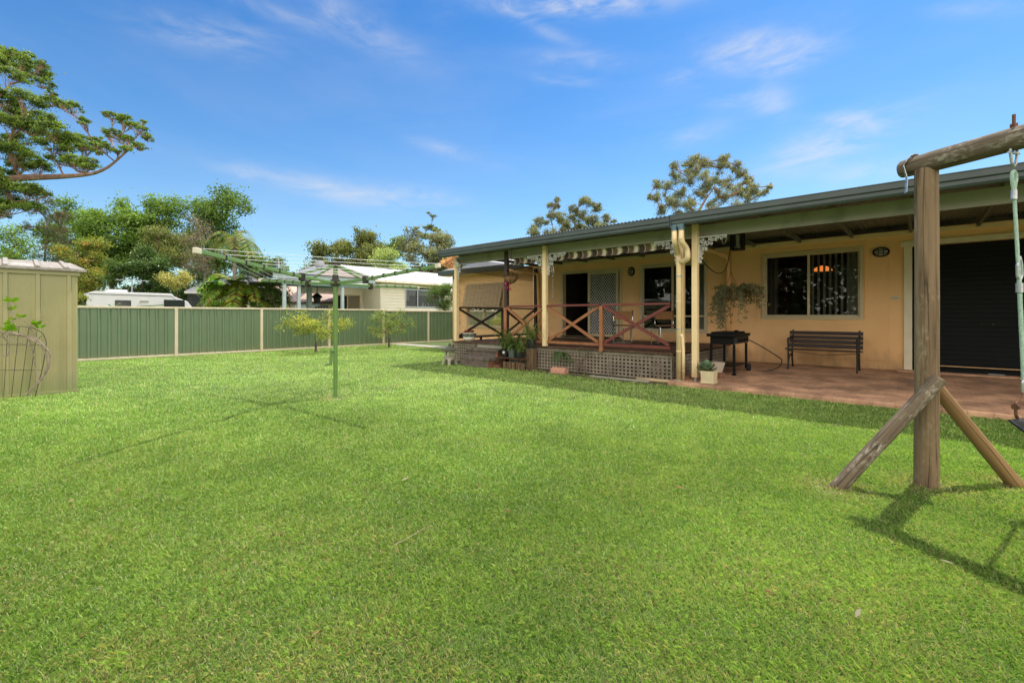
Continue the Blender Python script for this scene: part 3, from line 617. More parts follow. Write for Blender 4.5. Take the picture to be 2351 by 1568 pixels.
def leaf_polys(P, size, aspect=.42, droop=.3, jit=.5):
    n = len(P); d = rng.normal(size=(n, 3)); d[:, 2] -= droop; d = unit(d)
    q = rng.normal(size=(n, 3)); w = unit(np.cross(d, q)); L = (size*(1-jit/2+jit*rng.random(n)))[:, None]; W = L*aspect
    up = np.cross(d, w)*L*.08
    return np.stack([P-d*L*.5, P+w*W*.5+up, P+d*L*.5, P-w*W*.5+up], 1)
def crown_points(clumps, n, sub=9, flat=.75, subr=.36, umb=False, tail=.2):
    C = np.array([c for c, r in clumps]); Rr = np.array([r for c, r in clumps]); subs = []; sr = []
    for c, r in zip(C, Rr):
        for i in range(sub):
            v = rng.normal(size=3); v /= np.linalg.norm(v); v[2] *= flat
            if umb:      # layered umbrella of sprays, bare twigs below
                v[2] = abs(v[2])*.95-.12; subs.append(c + v*r*(.55+.5*rng.random()**.6)); sr.append(r*subr*(.6+.8*rng.random()))
            else: subs.append(c + v*r*(.35+.6*rng.random())); sr.append(r*subr*(.7+.6*rng.random()))
    S = np.array(subs); sr = np.array(sr); pr = sr**2; pr /= pr.sum()
    k = rng.choice(len(S), n, p=pr); g_ = rng.normal(size=(n, 3)); g_[:, 2] *= flat*(.6 if umb else 1)
    P = S[k] + g_*(sr[k]*.55*np.exp(tail*rng.normal(size=n)))[:, None]
    # height inside the clump later tints upper leaves lighter, like sun from above
    return P, S, k
def tree(name, label, cat, base, clumps, nleaf, lsize, cdark, clight, tr, group=None, bark='bark', fork=.35, seed=1, aspect=.45, droop=.3, sub=12, flat=.8, subr=.5,
         twig=.02, c3=None, f3=.0, trunkpath=None, leafm='leaf', twn=1.0, umb=False, tail=.2, limb=.6):
    global rng
    rng = np.random.default_rng(seed); rr = random.Random(seed)
    root = thing(name, base, label, cat, group)
    base = Vector(base); cl = [(Vector(c), r) for c, r in clumps]
    P, S, k = crown_points([(tuple(c), r) for c, r in cl], nleaf, sub, flat, subr, umb, tail)
    t = MB()
    zt = max(c.z for c, r in cl); cen = sum((c for c, r in cl), Vector())/len(cl)
    top = Vector((cen.x, cen.y, base.z + (zt-base.z)*.8))
    path = trunkpath or bez(base, base + (top-base)*.5 + Vector((rr.uniform(-.3, .3), rr.uniform(-.3, .3), 0))*(zt-base.z)*.12, top, 8)
    path = [Vector(p) for p in path]
    if trunkpath:
        path = smooth_path(path, 9, 4)
    m = len(path)
    t.tube(path, [tr*(1-.9*i/(m-1)) * (1.25 if i == 0 else 1) for i in range(m)], 8)
    # grow limbs: every clump hangs on the nearest finished node, thicker where more clumps follow
    nodes = [path[i] for i in range(max(1, int(m*fork)), m)]; par = [-1]*len(nodes); nt_ = len(nodes); todo = list(range(len(cl))); nid = {}
    while todo:
        bc, bn, bd_ = None, None, 1e9
        for ci in todo:
            c = cl[ci][0]
            for ni, p in enumerate(nodes):
                dz = c.z-p.z; dd = (c-p).length + max(0, -dz)*.8 + (0 if ni >= nt_ else .0)
                if dd < bd_: bc, bn, bd_ = ci, ni, dd
        nid[len(nodes)] = bc; nodes.append(cl[bc][0]); par.append(bn); todo.remove(bc)
    load = [0]*len(nodes)
    for ni in range(len(nodes)-1, nt_-1, -1):
        load[ni] += 1; load[par[ni]] += load[ni]
    for ni in range(nt_, len(nodes)):
        ci = nid[ni]; c, r = cl[ci]; p0 = nodes[par[ni]]
        if umb: c = c - Vector((0, 0, .55*r)); nodes[ni] = c
        L_c = (c-p0).length
        mid = p0.lerp(c, .5) + Vector((rr.uniform(-.14, .14), rr.uniform(-.14, .14), rr.uniform(-.16, .0)))*L_c
        r0 = min(tr*limb, max(twig*1.3, tr*limb*math.sqrt(load[ni]/max(4, len(cl))))); r1_ = max(twig, r0*(.75 if load[ni] > 1 else .4))
        b = bez(p0, mid, c, 6); t.tube(b, [r0+(r1_-r0)*i/6 for i in range(7)], 5, cap=False)
        for j in range(int(sub*twn)):
            sp = Vector(S[ci*sub + j]); a = b[6 - (j % 3) if umb else 3 + j % 4]
            t.tube(bez(a, a.lerp(sp, .5)+Vector((rr.uniform(-.1, .1)*r, rr.uniform(-.1, .1)*r, -.08*r)), sp, 3), [twig, twig*.8, twig*.6, twig*.4], 3, cap=False)
    t.build('trunk', M[bark], root)
    # colours
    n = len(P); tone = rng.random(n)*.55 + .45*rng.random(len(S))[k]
    zrel = (P[:, 2]-S[k][:, 2]); sd = zrel.std()+1e-6; tone = np.clip(tone + .16*zrel/sd, 0, 1)  # upper leaves of each spray coloured lighter, as if sunlit
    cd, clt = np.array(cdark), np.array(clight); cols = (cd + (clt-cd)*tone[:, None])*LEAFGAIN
    if c3 is not None:
        pick = (rng.random(len(S)) < f3)[k] & (rng.random(n) < .8); cols[pick] = LEAFGAIN*np.array(c3)*(.6+.6*rng.random(pick.sum()))[:, None]
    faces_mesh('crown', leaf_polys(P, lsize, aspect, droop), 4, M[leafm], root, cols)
    return root
def ell_clumps(px, py, rx, ry, d, n, rr, seed, depth=None, shape=1.0):
    """clump centres filling an ellipsoid whose outline is rx by ry survey marks at d metres"""
    q = random.Random(seed); out = []; k = d/FPX
    for i in range(n):
        for _ in range(40):
            u, v, w = q.uniform(-1, 1), q.uniform(-1, 1), q.uniform(-1, 1)
            if .25 < u*u+v*v+w*w < 1: break
        c = at(px, py, d) + RIGHT*u*rx*k + Vector((0, 0, v*ry*k)) + FWD*w*(depth or rx*k)*.8
        out.append((c, rr*k*q.uniform(.8, 1.25)))
    return out
def ground_at(px, d):
    p = at(px, HY, d); return (p.x, p.y, 0)

# ------------------------------------------------------------------ boundary fence
FY = 17.0
fence = thing('steel_fence', (8, FY, 0), 'green corrugated steel boundary fence with cream posts and rails across the back', 'fence')
px_ = [-6.02, -3.62, -1.22, 1.18, 3.57, 6.0, 8.43, 10.82, 13.20, 15.6, 18.0]
for i in range(len(px_)-1):
    x0, x1 = px_[i]+.035, px_[i+1]-.035; pr = []; x = x0
    while x < x1-.22:
        pr += [(x, FY), (x+.125, FY), (x+.138, FY-.048), (x+.152, FY-.048), (x+.208, FY)]; x += .2155
    pr += [(x1, FY)]
    zt = 1.50 if px_[i] < 9 else 1.47
    s = MB(); s.sweep(pr, 'Z', .06, zt-.02); s.build('fence_sheet', M['fencegreen'], fence)
    s = MB(); s.box(x0, x1, FY-.05, FY+.02, zt-.035, zt+.02); s.build('top_rail', M['fencepost'], fence, bevel=.006)
    s = MB(); s.box(x0, x1, FY-.05, FY+.02, .02, .075); s.build('bottom_rail', M['fencepost'], fence, bevel=.006)
    s = MB(); s.box(px_[i]-.04, px_[i]+.04, FY-.06, FY+.03, 0, zt+.022); s.build('fence_post', M['fencepost'], fence, bevel=.006)

# ------------------------------------------------------------------ shed
SY = 10.26
shed = thing('garden_shed', (-.4, SY, 0), 'small olive green steel garden shed at the left edge of the lawn', 'shed')
def ribprof(x0, x1, ribs):
    pr = [(x0, SY)]
    x = x0
    for r_ in ribs:
        while x < r_-.06:
            pr += [(x, SY), (x+.006, SY-.0025), (x+.012, SY)]; x += .016
        pr += [(r_-.032, SY), (r_-.022, SY-.02), (r_+.022, SY-.02), (r_+.032, SY)]; x = r_+.045
    while x < x1-.016:
        pr += [(x, SY), (x+.006, SY-.0025), (x+.012, SY)]; x += .016
    pr += [(x1, SY)]
    return [p for i, p in enumerate(pr) if i == 0 or p[0] > pr[i-1][0]+1e-6]
s = MB(); s.sweep(ribprof(-1.5, .83, [-1.3, -.97, -.63, -.30, .04, .38, .73]), 'Z', .05, 1.99); s.build('wall', M['shed'], shed)
s = MB(); s.poly([(.83, SY+.001, .05), (.83, 11.8, .05), (.83, 11.8, 2.0), (.83, 11.0, 2.15), (.83, SY+.001, 1.99)]); s.poly([(-1.5, SY, .05), (-1.5, 11.8, .05), (-1.5, 11.8, 2.0), (-1.5, SY, 1.99)]); s.poly([(-1.5, 11.8, .05), (.83, 11.8, .05), (.83, 11.8, 2.0), (-1.5, 11.8, 2.0)]); s.build('wall', M['shed'], shed)
s = MB(); s.box(-1.52, .845, SY-.03, SY+.02, .0, .05); s.build('base_channel', M['shed'], shed)
s = MB(); s.poly([(-1.6, SY-.06, 2.0), (.93, SY-.06, 2.0), (.80, 11.0, 2.165), (-1.6, 11.0, 2.165)]); s.poly([(-1.6, 11.0, 2.165), (.80, 11.0, 2.165), (.93, 11.9, 2.0), (-1.6, 11.9, 2.0)])
s.poly([(.93, SY-.06, 2.0), (.93, 11.9, 2.0), (.80, 11.0, 2.165)])
s.box(-1.6, .932, SY-.075, SY-.06, 1.965, 2.005)
for x in (-1.3, -.97, -.63, -.3, .04, .38, .70): s.bar((x, SY-.07, 2.012), (x-.02*(x > .6), 11.0, 2.177), .05, .03)
s.build('roof', M['shedroof'], shed)
s = MB(); s.box(-1.5, .86, SY-.03, SY-.004, 1.90, 1.965); s.build('eave_trim', M['shed'], shed)
for z in (1.25,):
    s = MB()
    for x in (.36+.05, .66, .80): s.tube([(x, SY-.03, z), (x, SY, z)], .006, 6)
    s.build('screw', M['metal'], shed)

# ------------------------------------------------------------------ wire trellis and vine
TY = 9.98
def on_plane_y(px, py, Y):
    r = at(px, py, 1) - Vector((0, 0, EYE)); t = Y/r.y; return Vector((r.x*t, Y, EYE+r.z*t))
tre = thing('wire_trellis', (.1, TY, 0), 'arched green wire garden trellis leaning in front of the shed', 'trellis')
kk = .18748
def T(x, y, Y=TY): return on_plane_y(x*kk, 642.9+y*kk, Y)
s = MB()
s.tube([T(430, 1430), T(520, 1080), T(562, 850), T(568, 760), T(530, 660), T(460, 610), T(350, 575), T(250, 568), T(160, 590), T(60, 640), T(-60, 760), T(-130, 900), T(-200, 1430)], .005, 6)
for a, b in (((235, 572), (140, 1430)), ((355, 580), (247, 1425)), ((455, 610), (340, 1420)), ((90, 690), (45, 1430)), ((-20, 720), (-70, 1430))): s.tube([T(*a), T(*b)], .0035, 5)
for a, b in (((-130, 790), (562, 795)), ((-200, 1105), (505, 1102)), ((470, 720), (520, 675))): s.tube([T(*a), T(*b)], .0035, 5)
s.build('wire_frame', M['wire'], tre)
vine = thing('climbing_vine', tuple(T(310, 1420, 9.93)), 'bare twisting vine with a few bright green leaf tufts on the wire trellis', 'climbing plant')
s = MB(); vy = 9.93
def vs(pts, r): s.tube(smooth_path([T(x, y, vy + .02*math.sin(x*.05)) for x, y in pts], .06, 3), r, 6)
vs([(310, 1420), (370, 1350), (490, 1240), (560, 1150), (600, 1060), (628, 950), (590, 860), (500, 760), (370, 700), (200, 655), (60, 650), (-60, 640)], .011)
vs([(480, 1240), (570, 1100), (590, 1000), (560, 880), (480, 780), (330, 700), (150, 670), (0, 690), (-40, 700)], .009)
vs([(445, 1260), (440, 1100), (420, 960), (380, 780), (340, 710)], .008); vs([(380, 805), (200, 760), (95, 730), (20, 690)], .006); vs([(455, 740), (430, 690), (390, 620), (350, 575)], .006)
vs([(40, 700), (100, 770), (118, 840), (100, 920), (60, 935), (-30, 920)], .007); vs([(440, 600), (350, 545), (240, 465), (150, 390), (112, 350), (125, 300)], .005); vs([(160, 660), (110, 580), (150, 530), (155, 490)], .004)
s.build('stem', M['vine'], vine)
q = random.Random(3); VP = []; VC = []
for (x, y, n_, L) in ((130, 265, 6, .11), (165, 365, 4, .09), (245, 460, 5, .08), (150, 485, 4, .07), (115, 540, 5, .08), (440, 555, 7, .11), (490, 590, 4, .09), (130, 620, 9, .12)):
    c = T(x, y, vy)
    for i in range(n_):
        th = q.uniform(-.3, PI+.3); d = Vector((math.cos(th)*.75, q.uniform(-.7, .2), .35+.5*math.sin(th))).normalized()*L*q.uniform(.7, 1.1); w = d.cross(Vector((0, .7, .7))).normalized()*L*.24
        VP.append([c, c+d*.5+w, c+d, c+d*.5-w]); VC.append((.16+.1*q.random(), .32+.1*q.random(), .02))
faces_mesh('leaves', np.array([[tuple(v) for v in p] for p in VP]), 4, M['gloss_leaf'], vine, np.array(VC))

# ------------------------------------------------------------------ rotary clothesline
def cam(xr, d, z): p = RIGHT*xr + FWD*d; return Vector((p.x, p.y, z))
hx, hd = -2.68, 6.91; hc = cam(hx, hd, 0)
hoist = thing('rotary_clothesline', tuple(hc), 'green rotary clothesline with four arms standing in the middle of the lawn', 'clothesline')
s = MB(); s.tube([hc, hc+Vector((0, 0, 1.16))], .031, 28); s.tube([hc+Vector((0, 0, 1.161)), hc+Vector((0, 0, 1.74))], .035, 28); s.build('pole', M['hoist'], hoist)
s = MB(); s.tube([hc+Vector((0, 0, 1.70)), hc+Vector((0, 0, 2.02))], .034, 14); s.build('upper_pole', M['hoist'], hoist, smooth=True)
s = MB(); s.lathe(hc, [(.06, 1.70), (.075, 1.71), (.075, 1.79), (.05, 1.80), (.042, 1.87), (.0401, 1.875)], 14); s.build('hub', M['brownplastic'], hoist)
s = MB(); s.lathe(hc, [(.045, 1.98), (.07, 2.02), (.07, 2.055), (.03, 2.068)], 14); s.build('top_cap', M['brownplastic'], hoist)
tips = [cam(-2.97, 4.31, 1.86), cam(-4.31, 7.82, 1.86), cam(-2.06, 9.94, 1.86), cam(-.92, 5.58, 1.86)]
hub = hc + Vector((0, 0, 1.745)); tf = .34; elb = []
for i, tpt in enumerate(tips):
    e = hc.lerp(Vector((tpt.x, tpt.y, 0)), tf) + Vector((0, 0, 1.765)); elb.append(e)
    m_ = M['hoistlight'] if i in (0, 2) else M['hoist']
    s = MB(); dh = (e-hub).normalized(); s.bar(hub+dh*.06, e, .030, .040); s.bar(e, tpt, .030, .042); arm = s.build('arm', m_, hoist, bevel=.006)
    dd = (tpt-e).normalized()
    s = MB(); s.bar(e-dh*.035+Vector((0, 0, -.01)), e+dd*.045+Vector((0, 0, .0)), .055, .10); s.build('elbow_bracket', M['brownplastic'], arm, bevel=.008)
    s = MB(); s.bar(tpt-dd*.02, tpt+dd*.05, .045, .058); s.build('end_cap', M['ivory'], arm, bevel=.008)
    for f_ in (.12, .29, .46, .63, .80):
        s = MB(); s.bar(e.lerp(tpt, f_)-dd*.012+Vector((0, 0, .004)), e.lerp(tpt, f_)+dd*.012+Vector((0, 0, .004)), .035, .053); s.build('line_clip', M['brownplastic'], arm)
    s = MB(); s.bar(hc+Vector((0, 0, 2.0))+dh*.05, e+Vector((0, 0, .04)), .024, .024); s.build('strut', M['hoist'], hoist)
s = MB()
for i in range(4):
    a, b = i, (i+1) % 4
    for f_ in (.12, .29, .46, .63, .80, .97):
        p, q_ = elb[a].lerp(tips[a], f_)+Vector((0, 0, .035)), elb[b].lerp(tips[b], f_)+Vector((0, 0, .035))
        s.tube(bez(p, (p+q_)/2+Vector((0, 0, -.02)), q_, 4), .0026, 4, cap=False)
s.build('lines', M['line'], hoist)
kx = at(759, 800, 6.85)
s = MB(); c0 = hc+Vector((0, 0, .72)); side = -RIGHT*.06 + FWD*-.02
s.tube([c0, c0+side*.9], .03, 10); s.bar(c0+side*.8+Vector((0, 0, .03)), c0+side*1.1+Vector((0, 0, -.22)), .02, .045); s.tube([c0+side*1.1+Vector((0, 0, -.20)), c0+side*2.3+Vector((0, 0, -.215))], .016, 8)
s.build('crank', M['hoist'], hoist)

# ------------------------------------------------------------------ log swing frame
def log(name, p0, p1, r0, r1, m, parent, n=20, seed=1, round0=False):
    q = random.Random(seed); p0, p1 = Vector(p0), Vector(p1); L = (p1-p0).length; k = 14; v = []; f = []
    ph = [q.uniform(0, 6) for _ in range(4)]
    for i in range(k+1):
        t = i/k; r = r0+(r1-r0)*t
        ox, oy = .05*r0*math.sin(3*t+ph[0]), .05*r0*math.sin(4*t+ph[1])
        if round0 and i == 0: r *= .86
        for j in range(n):
            a_ = 2*PI*j/n; rr = r*(1+.025*math.sin(2*a_+ph[2]+t*2)+.015*math.sin(5*a_+ph[3]+t*5)+q.uniform(-.008, .008)); v.append((ox+rr*math.cos(a_), oy+rr*math.sin(a_), L*t + (0.02 if round0 and i == 0 else 0)*0))
    for i in range(k):
        for j in range(n): f.append((i*n+j, i*n+(j+1) % n, (i+1)*n+(j+1) % n, (i+1)*n+j))
    f.append(tuple(reversed(range(n)))); f.append(tuple(k*n+j for j in range(n)))
    me = bpy.data.meshes.new(name); me.from_pydata(v, [], f); me.update()
    o = bpy.data.objects.new(name, me); COL.objects.link(o); me.materials.append(m); o.parent = parent; ORG[o.name] = ORG[parent.name]
    o.location = p0-ORG[parent.name]; o.rotation_mode = 'QUATERNION'; o.rotation_quaternion = (p1-p0).to_track_quat('Z', 'Y')
    me.polygons.foreach_set('use_smooth', [len(p.vertices) == 4 for p in me.polygons])
    md = o.modifiers.new('b', 'BEVEL'); md.width = .012; md.segments = 3; md.limit_method = 'ANGLE'; md.angle_limit = R(50)
    return o
pc = cam(3.05, 3.35, 0); bd = (RIGHT*.206 + FWD*-.64).normalized(); side = Vector((bd.y, -bd.x, 0))
if side.dot(RIGHT) < 0: side = -side
swing = thing('swing_frame', tuple(pc), 'weathered round log swing frame with braced posts at the right of the lawn', 'swing frame')
log('post', pc+Vector((0, 0, -.05)), pc+Vector((0, 0, 2.33)), .073, .070, M['post'], swing, 24, 2)
zb = 2.375
log('beam', pc-bd*.165+Vector((0, 0, zb)), pc+bd*2.75+Vector((0, 0, zb)), .072, .076, M['beamlog'], swing, 24, 5, True)
b1 = cam(2.335, 3.30, -.03); a1 = pc + Vector((0, 0, .71)) - side*.05 - bd*-.03
log('brace', b1, pc+Vector((0, 0, .80))-side*.02+bd*.085, .050, .046, M['beamlog'], swing, 18, 7)
b2 = cam(3.72, 3.33, -.03)
log('brace', b2, pc+Vector((0, 0, .83))+side*.06+bd*-.05, .050, .044, M['bracelog'], swing, 18, 9)
p2 = pc+bd*2.6
log('post', p2+Vector((0, 0, -.05)), p2+Vector((0, 0, 2.33)), .083, .079, M['post'], swing, 20, 12)
log('brace', p2-side*.72+Vector((0, 0, -.03)), p2+Vector((0, 0, .8))-side*.02-bd*.085, .055, .05, M['beamlog'], swing, 16, 14)
log('brace', p2+side*.72+Vector((0, 0, -.03)), p2+Vector((0, 0, .8))+side*.02-bd*.085, .055, .05, M['bracelog'], swing, 16, 15)
s = MB(); ring = []
cbm = pc - bd*.02 + Vector((0, 0, zb))
pts = [cbm + (-side*math.cos(t)*.078 + Vector((0, 0, 1))*math.sin(t)*.078) - bd*.03*(1-math.sin(t)) for t in [PI*i/10 for i in range(11)]]
pts = [cbm - side*.098 - bd*.0 + Vector((0, 0, -.21)), cbm - side*.088 + Vector((0, 0, -.10))] + pts
pts = [p - bd*.055 for p in pts]
for i in range(len(pts)-1): s.bar(pts[i], pts[i+1], .032, .003, up=(pts[i]-cbm).normalized())
st = s.build('metal_strap', M['metal'], swing)
for i in range(0, len(pts)-1):
    for f_ in (.3, .75):
        s = MB(); p = pts[i].lerp(pts[i+1], f_); n_ = (p-cbm); n_ = (n_ - bd*n_.dot(bd)).normalized(); s.tube([p+n_*.0005, p+n_*.0028], .005, 8); s.build('strap_hole', M['black'], st)
bolt = pc+bd*.475
s = MB(); s.tube([bolt+Vector((0, 0, zb+.06)), bolt+Vector((0, 0, zb+.155))], .009, 8); s.lathe(bolt+Vector((0, 0, zb+.07)), [(.02, 0), (.02, .025), (.012, .026)], 6); s.build('bolt', M['rusty'], swing)
# swing hanging on rope
rb = bolt + Vector((0, 0, zb-.075))
sw = thing('rope_swing', tuple(rb), 'pale green rope with steel shackles holding a swing seat from the log beam', 'swing')
s = MB(); s.tube([rb+Vector((0, 0, .01))-bd*.0-side*.035, rb+Vector((0, 0, -.02))-side*.035, rb+Vector((0, 0, -.08))-side*.02, rb+Vector((0, 0, -.10)), rb+Vector((0, 0, -.08))+side*.02, rb+Vector((0, 0, -.02))+side*.035, rb+side*.035+Vector((0, 0, .01))], .008, 8)
s.tube([rb-side*.05+Vector((0, 0, -.015)), rb+side*.05+Vector((0, 0, -.015))], .009, 8); s.build('shackle', M['metal'], sw)
r0 = rb+Vector((0, 0, -.09)); r1 = r0+side*.105+Vector((0, 0, -1.42))
def twist(mb, p0, p1, r, turns):
    d = (p1-p0); n = int(turns*8); a = d.normalized().cross(Vector((1, 0, 0))).normalized(); b = d.normalized().cross(a)
    for k in range(3):
        mb.tube([p0+d*(i/n)+(a*math.cos(2*PI*(i/8+k/3))+b*math.sin(2*PI*(i/8+k/3)))*r*.55 for i in range(n+1)], r*.62, 5, cap=False)
s = MB(); twist(s, r0+Vector((0, 0, -.16)), r0.lerp(r1, .52), .009, 26); twist(s, r0.lerp(r1, .52), r1, .0105, 26)
lp = r0+Vector((0, 0, -.09)); s.tube([lp+Vector((0, 0, -.08)), lp-side*.022+Vector((0, 0, 0)), lp-side*.018+Vector((0, 0, .035)), lp+Vector((0, 0, .05)), lp+side*.018+Vector((0, 0, .035)), lp+side*.022, lp+Vector((0, 0, -.08))], .010, 7)
s.build('rope', M['rope'], sw)
s = MB(); s.tube([lp+Vector((0, 0, -.13)), lp+Vector((0, 0, -.07))], .016, 10); s.build('ferrule', M['metal'], sw); s = MB(); m_ = r0.lerp(r1, .55); s.tube([m_+Vector((0, 0, -.03)), m_+Vector((0, 0, .03))], .018, 10); s.build('ferrule', M['metal'], sw)
s = MB(); s.tube([m_+Vector((0, 0, .20)), m_-side*.025+Vector((0, 0, .14)), m_-side*.02+Vector((0, 0, .07)), m_+Vector((0, 0, .04)), m_+side*.025+Vector((0, 0, .08)), m_+side*.02+Vector((0, 0, .15)), m_+Vector((0, 0, .20))], .008, 7); s.build('thimble', M['metal'], sw)
s = MB(); s.tube([r1+Vector((0, 0, .06)), r1-side*.02+Vector((0, 0, .03)), r1-side*.015+Vector((0, 0, -.03)), r1+side*.015+Vector((0, 0, -.03)), r1+side*.02+Vector((0, 0, .03)), r1+Vector((0, 0, .06))], .007, 7); s.build('shackle', M['metal'], sw)
e0 = r1+Vector((0, 0, -.03)); c_ = e0-side*.085+Vector((0, 0, -.07))
s = MB(); s.tube([e0, c_, c_+Vector((0, 0, -.07)), c_+side*.02+Vector((0, 0, -.1))], .009, 8); s.tube([c_-side*.012+Vector((0, 0, -.02)), c_+side*.012+Vector((0, 0, -.02))], .02, 8); s.build('hook', M['rusty'], sw)
ctr = c_+Vector((0, 0, -.1)); s = MB(); pr_ = []
for i in range(13):
    t = i/12; p = ctr + bd*(.46*t) + Vector((0, 0, -.12*math.sin(PI*t))); pr_.append(p)
for i in range(12):
    a_, b_ = pr_[i], pr_[i+1]; s.bar(a_, b_, .15, .012)
s.build('seat', M['rubber'], sw)
e1 = ctr + bd*.46; s = MB(); twist(s, e1, Vector((e1.x, e1.y, zb-.07)), .0125, 50); s.build('rope', M['rope'], sw)
# ------------------------------------------------------------------ patio and veranda things
def arc_ribbon(mb, p, az, L, lift, fall, w, n=6, tw=0.0):
    """one strap leaf: starts up, arches over"""
    h = Vector((math.cos(az), math.sin(az), 0)); sd = Vector((-math.sin(az), math.cos(az), 0)); prev = None
    for i in range(n+1):
        t = i/n; c = p + h*(L*(.25*t+.6*t*t)) + Vector((0, 0, L*(lift*t - fall*t*t*t))); ww = w*(1-.15*t if t < .6 else (1-t)*2.0+.06)
        a, b = c - sd*ww*.5, c + sd*ww*.5
        if prev: mb.f.append((prev, prev+1, len(mb.v)+1, len(mb.v)))
        prev = len(mb.v); mb.v += [a, b]
def colour_mesh(o, dark, light, seed=1):
    me = o.data; q = np.random.default_rng(seed); n = len(me.vertices); ca = me.color_attributes.new('Col', 'FLOAT_COLOR', 'POINT')
    c = np.ones((n, 4), np.float32); t = np.repeat(q.random(n//14+1), 14)[:n, None]; c[:, :3] = np.array(dark)+(np.array(light)-np.array(dark))*t
    ca.data.foreach_set('color', c.ravel()); return o
# park bench
bench = thing('bench', (11.2, 1.43, .16), 'dark slatted timber bench with black iron ends against the ochre wall', 'bench')
zb0 = .15
s = MB()
for i in range(5): s.box(10.84+i*.085, 10.91+i*.085, .80, 2.06, zb0+.40-.006*i, zb0+.428-.006*i)
s.build('seat', M['benchwood'], bench, bevel=.004)
s = MB()
for i in range(4):
    z = zb0+.475+i*.088; x = 11.25+i*.022; s.bar((x, .80, z), (x, 2.06, z), .02, .076, up=(.24, 0, 1))
s.build('backrest', M['benchwood'], bench, bevel=.004)
for y in (.86, 2.0):
    s = MB()
    s.tube(smooth_path([(10.80, y, zb0), (10.86, y, zb0+.14), (10.83, y, zb0+.30), (10.84, y, zb0+.40), (10.84, y, zb0+.52), (10.80, y, zb0+.60), (10.84, y, zb0+.64), (11.20, y, zb0+.62), (11.27, y, zb0+.66)], .05), .017, 7)
    s.tube(smooth_path([(11.32, y, zb0), (11.24, y, zb0+.18), (11.24, y, zb0+.38), (11.28, y, zb0+.55), (11.345, y, zb0+.80)], .06), .018, 7)
    s.bar((10.84, y, zb0+.385), (11.26, y, zb0+.36), .03, .03)
    s.tube(bez((10.90, y, zb0+.18), (11.05, y, zb0+.42), (11.22, y, zb0+.2), 8), .012, 6)
    s.build('bench_end', M['blackmet'], bench)
s = MB(); s.tube([(11.05, .86, zb0+.36), (11.05, 1.43, zb0+.30), (11.05, 2.0, zb0+.36)], .006, 5); s.build('stretcher', M['blackmet'], bench)
# barbecue
zp_ = .115
bbq = thing('barbecue', (9.75, 2.82, zp_), 'black flat topped gas barbecue trolley with lower shelf and hose beside the deck', 'barbecue')
s = MB(); s.box(9.22, 10.22, 2.56, 3.10, .845, .90); s.build('hotplate_surround', M['black'], bbq, bevel=.006)
s = MB(); s.box(9.30, 10.14, 2.64, 3.04, .901, .935); s.build('lid', M['black'], bbq, bevel=.01)
s = MB(); s.box(9.68, 9.74, 2.66, 2.72, .936, .965); s.build('lid_handle', M['black'], bbq)
s = MB(); s.box(9.28, 10.16, 2.63, 3.05, .70, .844); s.build('firebox', M['black'], bbq, bevel=.006)
s = MB(); s.box(9.30, 10.14, 2.575, 2.625, .715, .84); cp = s.build('control_panel', M['blackmet'], bbq)
for x in (9.45, 9.63, 9.81, 9.99):
    s = MB(); s.tube([(x, 2.576, .775), (x, 2.545, .775)], .026, 12); s.build('knob', M['black'], cp)
for x, y in ((9.32, 2.62), (10.14, 2.62), (9.32, 3.04), (10.14, 3.04)):
    s = MB(); s.box(x-.02, x+.02, y-.02, y+.02, zp_+(0.03 if x < 10 else .06), .70)
    if x < 10: s.box(x-.03, x+.03, y-.03, y+.03, zp_-.01, zp_+.03)
    s.build('leg', M['black'], bbq)
for y in (2.57, 3.09):
    s = MB(); s.tube([(10.14, y-.025, zp_+.085), (10.14, y+.025, zp_+.085)], .085, 16); s.build('wheel', M['rubber'], bbq, bevel=.006)
s = MB(); s.box(9.32, 10.14, 2.64, 3.02, .27, .29); s.build('shelf', M['black'], bbq)
s = MB(); s.tube(bez((10.12, 2.56, .76), (10.35, 2.28, .58), (10.55, 2.06, .36), 8)+bez((10.55, 2.06, .36), (10.5, 2.02, .14), (10.15, 2.4, .13), 8)[1:], .011, 7); s.build('gas_hose', M['blackmet'], bbq, smooth=True)
# square pot with succulent, trough on bricks
pot = thing('square_planter', (8.16, 2.70, .085), 'square cream pot holding a large grey green rosette succulent beside the cream post', 'planter')
s = MB(); zz = .085
s.box(8.05, 8.27, 2.59, 2.81, zz, zz+.035); s.lathe((8.16, 2.70, zz+.035), [(.142, 0), (.155, .165), (.155, .18), (.138, .18), (.136, .14)], 4); s.build('pot', M['polecream'], pot, bevel=.004)
s = MB(); s.box(8.07, 8.25, 2.61, 2.79, zz+.15, zz+.165); s.build('soil', M['soil'], pot)
VP = []; VC = []; q = random.Random(8); c = Vector((8.16, 2.74, zz+.20))
s = MB()
for i in range(26):
    az = i*2.4; t = i/26; el = .15+1.15*t; L = .20-.06*t; d = Vector((math.cos(az)*math.cos(el), math.sin(az)*math.cos(el), math.sin(el))); w = d.cross(Vector((0, 0, 1))).normalized(); u = w.cross(d)
    b0 = c+Vector((0, 0, .06*t)); ring = [b0-w*.02, b0+d*L*.45-w*L*.30+u*.012, b0+d*L*.85-w*L*.25+u*.03, b0+d*L+u*.045, b0+d*L*.85+w*L*.25+u*.03, b0+d*L*.45+w*L*.30+u*.012, b0+w*.02]
    mid = [b0, b0+d*L*.5-u*.012, b0+d*L*.85+u*.005]; n = len(s.v); s.v += ring+mid
    s.f += [(n, n+1, n+8, n+7), (n+1, n+2, n+9, n+8), (n+2, n+3, n+9), (n+3, n+4, n+9), (n+4, n+5, n+8, n+9), (n+5, n+6, n+7, n+8)]
o = s.build('succulent', M['gloss_leaf'], pot, smooth=True); colour_mesh(o, (.10, .16, .09), (.19, .26, .16), 3)
